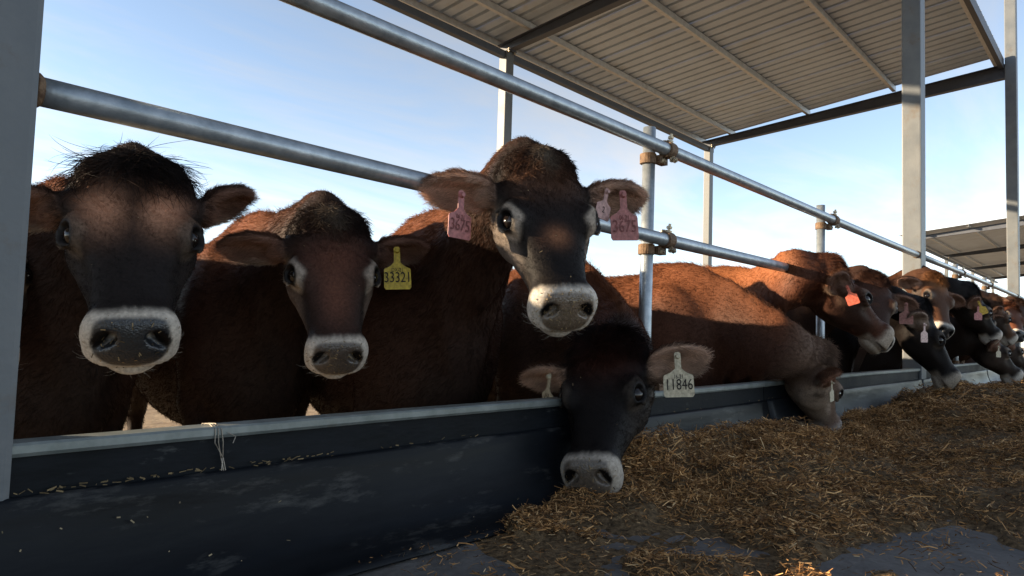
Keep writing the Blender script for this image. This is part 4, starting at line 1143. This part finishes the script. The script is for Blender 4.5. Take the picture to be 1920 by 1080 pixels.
FAR = [
    ('c0', 'reddish cow mostly hidden behind the leftmost column', coat(face=(.05, .025, .017), body=(.06, .026, .016), back=(.26, .095, .04)), ((.2, 0, 0), (.2, 0, 0)), []),
    ('c7', 'dark cow half hidden behind the reddish cow, dull pink tag in its ear', coat(face=(.05, .024, .016), forehead=(.10, .04, .024), fs=.9, ear=(.085, .038, .026)), ((.2, -.1, .05), (.2, .1, 0)), [dict(side=1, d=.09, off=(-.03, -.03, 0), n=toward('c7', .1), c=(.36, .15, .12), size=1.0)]),
    ('c8', 'black cow with lowered head in profile and pale pink tag strip', coat(face=(.011, .009, .009), body=(.014, .010, .009), back=(.030, .018, .014), cheek=(.016, .012, .011), ring=.2, ear=(.12, .065, .045), ear_in=(.36, .26, .20), pale=[.40, .34, .27]), ((.2, -.2, 0), (.2, .5, .2)), [dict(side=-1, d=.05, off=(-.03, -.02, 0), n=toward('c8', 1.0), c=(.66, .46, .42), size=.9)]),
    ('c9', 'cow with sunlit orange forehead behind the grazing black cow', coat(face=(.10, .045, .024), forehead=(.34, .14, .05), fs=1., fu=.04, ring=.6, body=(.09, .035, .02), back=(.24, .09, .035)), ((.2, -.2, 0), (.2, -.2, 0)), []),
    ('c10', 'black cow in profile wearing one yellow and one pink ear tag', coat(face=(.012, .010, .010), body=(.016, .011, .010), back=(.04, .02, .015), forehead=(.05, .03, .02), cheek=(.022, .017, .015), ear=(.10, .05, .03)), ((.2, 0, 0), (.2, .7, .2)), [dict(side=-1, d=.06, off=(-.03, -.02, .02), n=toward('c10', .3), c=(.66, .42, .05), size=.85, roll=.4), dict(side=-1, d=.09, off=(-.03, -.02, -.03), n=toward('c10', .5), c=PINK, size=.8)]),
    ('c11', 'tan cow in profile just right of the black cow with yellow tag', coat(face=(.12, .06, .035), body=(.12, .048, .024), back=(.22, .085, .035)), ((.2, 0, 0), (.2, .7, .2)), []),
    ('c12', 'dark brown cow with head low beneath the yellow-tagged black cow', coat(face=(.022, .015, .012), body=(.035, .018, .012), back=(.06, .026, .016), ear=(.08, .04, .025)), ((.2, 0, 0), (.2, .6, .2)), [dict(side=-1, d=.07, off=(-.03, -.02, 0), n=toward('c12', .9), c=WHT, size=.7)]),
    ('c13', 'red cow farthest away at the right edge with pale tag', coat(face=(.14, .05, .025), body=(.14, .05, .024), back=(.26, .09, .035)), ((.2, 0, 0), (.2, 0, 0)), [dict(side=-1, d=.08, off=(-.03, -.02, 0), n=toward('c13', .2), c=(.66, .40, .34), size=.9)]),
    ('c15', 'brown cow behind the farthest fence column, head up', coat(face=(.07, .035, .022), body=(.08, .034, .02), back=(.24, .09, .035)), ((.2, 0, 0), (.2, .3, .1)), []),
    ('c16', 'black cow peeping between the profile cow and the tan cow', coat(face=(.014, .011, .010), body=(.018, .012, .010), back=(.05, .025, .018)), ((.2, .1, 0), (.2, .1, 0)), []),
    ('c14', 'dark cow with lowered head at the far right end of the row', coat(face=(.03, .018, .013), body=(.05, .022, .014)), ((.2, 0, 0), (.2, .6, .2)), []),
]
for i, (n, lab, k, ears, tags) in enumerate(FAR):
    make_cow(lab, k, P(n, ears), False, 22000, 16000, 20 + i, tags=tags)

# ----------------------------------------------------------------------------
# feed: mounds of chopped maize and straw along the barrier
# ----------------------------------------------------------------------------
def feed_h(X, Y):
    """depth of feed above the alley"""
    edge = sstep(1.24, 1.10, Y)
    near = np.exp(-((Y - 1.02) / .22) ** 2) * (.060 + .110 * fbm(X * 2.1 + 5, Y * 2.4, 3, 21)) * sstep(1.0, 2.0, X)
    mid = (.012 + .105 * fbm(X * 1.6, Y * 2.8 + 3, 4, 31)) * sstep(1.15, .9, Y) * sstep(-1.3, -.7, Y) * sstep(.9, 1.9, X)
    far = np.exp(-((Y - .62) / .34) ** 2) * .13 * sstep(3.4, 5.5, X) * (1 + .6 * fbm(X * 1.2, Y * 2, 3, 41))
    heap = np.exp(-((Y - .12) / .36) ** 2) * .15 * sstep(2.3, 3.8, X) * (1 + .7 * fbm(X * 1.4, Y * 2, 3, 51))
    h = near + np.maximum(mid, 0) + far + heap
    h = h * (1 - .75 * np.exp(-((X - 3.78) / .38) ** 2 - ((Y - 1.15) / .28) ** 2))
    h = h + (.046 * fbm(X * 6, Y * 7, 3, 61) + .012 * fbm(X * 17, Y * 17, 3, 63)) * (h > .01)
    lip = (.10 - .075 * np.exp(-((X - 3.75) / .5) ** 2)) * np.exp(-((Y - 1.19) / .06) ** 2) * sstep(1.2, 2.2, X) * sstep(-.25, .35, fbm(X * 1.1, 0 * Y + 2, 2, 71))
    return np.maximum(h + lip, -.02) - .004
def grid_mesh(name, xs, ys, hf, mat):
    X, Y = np.meshgrid(xs, ys, indexing='ij')
    V = np.stack([X, Y, FEED_Z + hf(X, Y)], -1).reshape(-1, 3); n = len(ys)
    i, j = np.meshgrid(np.arange(len(xs) - 1), np.arange(n - 1), indexing='ij'); a = (i * n + j).ravel()
    return np_mesh(name, V, np.stack([a, a + n, a + n + 1, a + 1], 1), mat)
M_FEED = noise_mat('feed_mass', (.036, .025, .015), (.20, .132, .070), 55, detail=8, rough=(.85, 1.), bump=1., bump_scale=70, spec=.1, c3=(.24, .16, .085), c3_scale=90, c3_lo=.56, c3_hi=.66)
xs_ = np.concatenate([np.arange(.6, 6, .018), np.arange(6, 14, .04), np.arange(14, 26, .12)])
feed = link('feed', grid_mesh('feed', xs_, np.arange(-1.5, 1.26, .018), feed_h, M_FEED))
tag(feed, 'brown chopped feed spread along the barrier', kind='stuff')

def straw(n, xr, yr, L, W, seed, name, lift=.35, pw=1.):
    r = np.random.default_rng(seed)
    x = xr[0] + (xr[1] - xr[0]) * r.random(n * 3) ** pw; y = r.uniform(*yr, n * 3)
    h = feed_h(x, y)
    cl = fbm(x * 3.1 + 9, y * 4.3, 3, 91)
    keep = ((h > .006) | (r.random(n * 3) < .10)) & (r.random(n * 3) < np.clip(.55 + 1.3 * cl, .12, 1))
    x, y, h = x[keep][:n], y[keep][:n], np.maximum(h[keep][:n], .0); n = len(x)
    # keep clear of belt
    z = FEED_Z + h + r.uniform(-.006, .012, n) * (1 + 2 * (h > .06))
    az = r.uniform(0, 2 * math.pi, n); el = r.normal(0, lift, n)
    d = np.stack([np.cos(az) * np.cos(el), np.sin(az) * np.cos(el), np.sin(el)], 1)
    ln = L * r.lognormal(0, .45, n); wd = W * r.uniform(.5, 1.5, n)
    side = np.cross(d, np.array([0, 0, 1.])); side /= np.linalg.norm(side, axis=1)[:, None]
    tw = r.normal(0, .8, n)[:, None]; up = np.cross(side, d); side = side * np.cos(tw) + up * np.sin(tw)
    bend = up * (r.normal(0, .16, n) * ln)[:, None]
    c = np.stack([x, y, z], 1)
    rows = []
    for t, k in ((-.5, -.2), (0., .35), (.5, -.2)):
        m = c + d * (ln * t)[:, None] + bend * k
        wv = side * (wd * (.5 if t == 0 else .38))[:, None]
        rows += [m - wv, m + wv]
    V = np.stack(rows, 1).reshape(-1, 3); b = np.arange(n) * 6
    Q = np.concatenate([np.stack([b, b + 1, b + 3, b + 2], 1), np.stack([b + 2, b + 3, b + 5, b + 4], 1)])
    base = np.array([[.33, .215, .105], [.40, .285, .155], [.20, .120, .056], [.085, .050, .026], [.28, .165, .070], [.48, .39, .25]])
    col = base[r.choice(6, n, p=[.22, .11, .27, .25, .13, .02])] * np.array([1.75, 1.50, 1.25]) * r.uniform(.4, 1.15, (n, 1))
    me = np_mesh(name, V, Q, M_STRAW, False)
    ca = me.color_attributes.new('col', 'FLOAT_COLOR', 'POINT')
    ca.data.foreach_set('color', np.concatenate([np.repeat(col, 6, 0), np.ones((n * 6, 1))], 1).astype(np.float32).ravel())
    return me
M_STRAW = attr_mat('straw', 'col', .75, .15)
for nm, args in (('chopped_straw', (150000, (.9, 4.6), (-.7, 1.24), .016, .0023, 5, 'chopped_straw')),
                 ('chopped_straw', (70000, (4.4, 12.), (-.4, 1.24), .026, .0040, 6, 'chopped_straw', .35, 1.6)),
                 ('chopped_straw', (3500, (.2, 5.), (-.9, 1.15), .050, .0030, 7, 'chopped_straw', .25)),
                 ('chopped_straw', (16000, (1.7, 4.8), (.85, 1.22), .024, .0026, 8, 'chopped_straw', .6))):
    o = link(nm, straw(*args), feed); o['kind'] = 'stuff'
# bits of straw caught on the ledge under the lip
def ledge_bits():
    r = np.random.default_rng(9); n = 1500
    x = r.uniform(.3, 7.5, n); x = x[r.random(n) < np.where(x < .95, .55, .05) * (.25 + .75 * (vnoise(x * 5, x * 0, 77) > .45))]; n = len(x)
    z = np.array([LIPZ(v) for v in x]) - .081 + r.uniform(0, .007, n); y = r.uniform(1.309, 1.328, n)
    az = r.normal(0, .5, n) + (r.random(n) < .5) * math.pi; el = r.normal(0, .25, n)
    d = np.stack([np.cos(az) * np.cos(el), np.sin(az) * .3, np.sin(el)], 1); ln = r.uniform(.004, .016, n); w = r.uniform(.0006, .0018, n)
    c = np.stack([x, y, z], 1); up = np.tile([0, -.4, .9], (n, 1)) * w[:, None]
    V = np.stack([c - d * ln[:, None] / 2 - up, c - d * ln[:, None] / 2 + up, c + d * ln[:, None] / 2 + up, c + d * ln[:, None] / 2 - up], 1).reshape(-1, 3)
    b = np.arange(n) * 4
    me = np_mesh('straw_bits', V - np.array(BL), np.stack([b, b + 1, b + 2, b + 3], 1), M_STRAW, False)
    ca = me.color_attributes.new('col', 'FLOAT_COLOR', 'POINT')
    col = np.array([[.24, .18, .10]]) * r.uniform(.4, 1.2, (n, 1))
    ca.data.foreach_set('color', np.concatenate([np.repeat(col, 4, 0), np.ones((n * 4, 1))], 1).astype(np.float32).ravel())
    o = link('straw_bits', me, barrier); o['kind'] = 'stuff'
ledge_bits()
def belt_specks():
    r = np.random.default_rng(19); n = 70
    x = .25 + 5.5 * r.random(n) ** 1.3; zt = np.array([LIPZ(v) for v in x]) - .086
    t = r.random(n) ** .8
    prof_y = np.interp(t, [0, .16, .38, .6, .8, 1.], [1.3115, 1.3075, 1.2985, 1.281, 1.259, 1.222]); prof_z = np.interp(t, [0, .16, .38, .6, .8, 1.], [-.004, -.03, -.07, -.11, -.145, -.172])
    c = np.stack([x, prof_y - .0065, zt + prof_z + .0], 1)
    a = r.uniform(0, math.pi, n); d = np.stack([np.cos(a), -.25 * np.abs(np.sin(a)), np.sin(a)], 1); s = np.cross(d, [0, -1, .15])
    ln = (.001 + .004 * r.random(n) ** 3)[:, None]; w = r.uniform(.0006, .0013, n)[:, None]
    V = np.stack([c - d * ln - s * w, c - d * ln + s * w, c + d * ln + s * w, c + d * ln - s * w], 1).reshape(-1, 3); b = np.arange(n) * 4
    me = np_mesh('feed_crumbs', V - np.array(BL), np.stack([b, b + 1, b + 2, b + 3], 1), M_STRAW, False)
    ca = me.color_attributes.new('col', 'FLOAT_COLOR', 'POINT'); col = np.array([[.40, .32, .20]]) * r.uniform(.3, 1.1, (n, 1))
    ca.data.foreach_set('color', np.concatenate([np.repeat(col, 4, 0), np.ones((n * 4, 1))], 1).astype(np.float32).ravel())
    o = link('feed_crumbs', me, barrier); o['kind'] = 'stuff'
belt_specks()
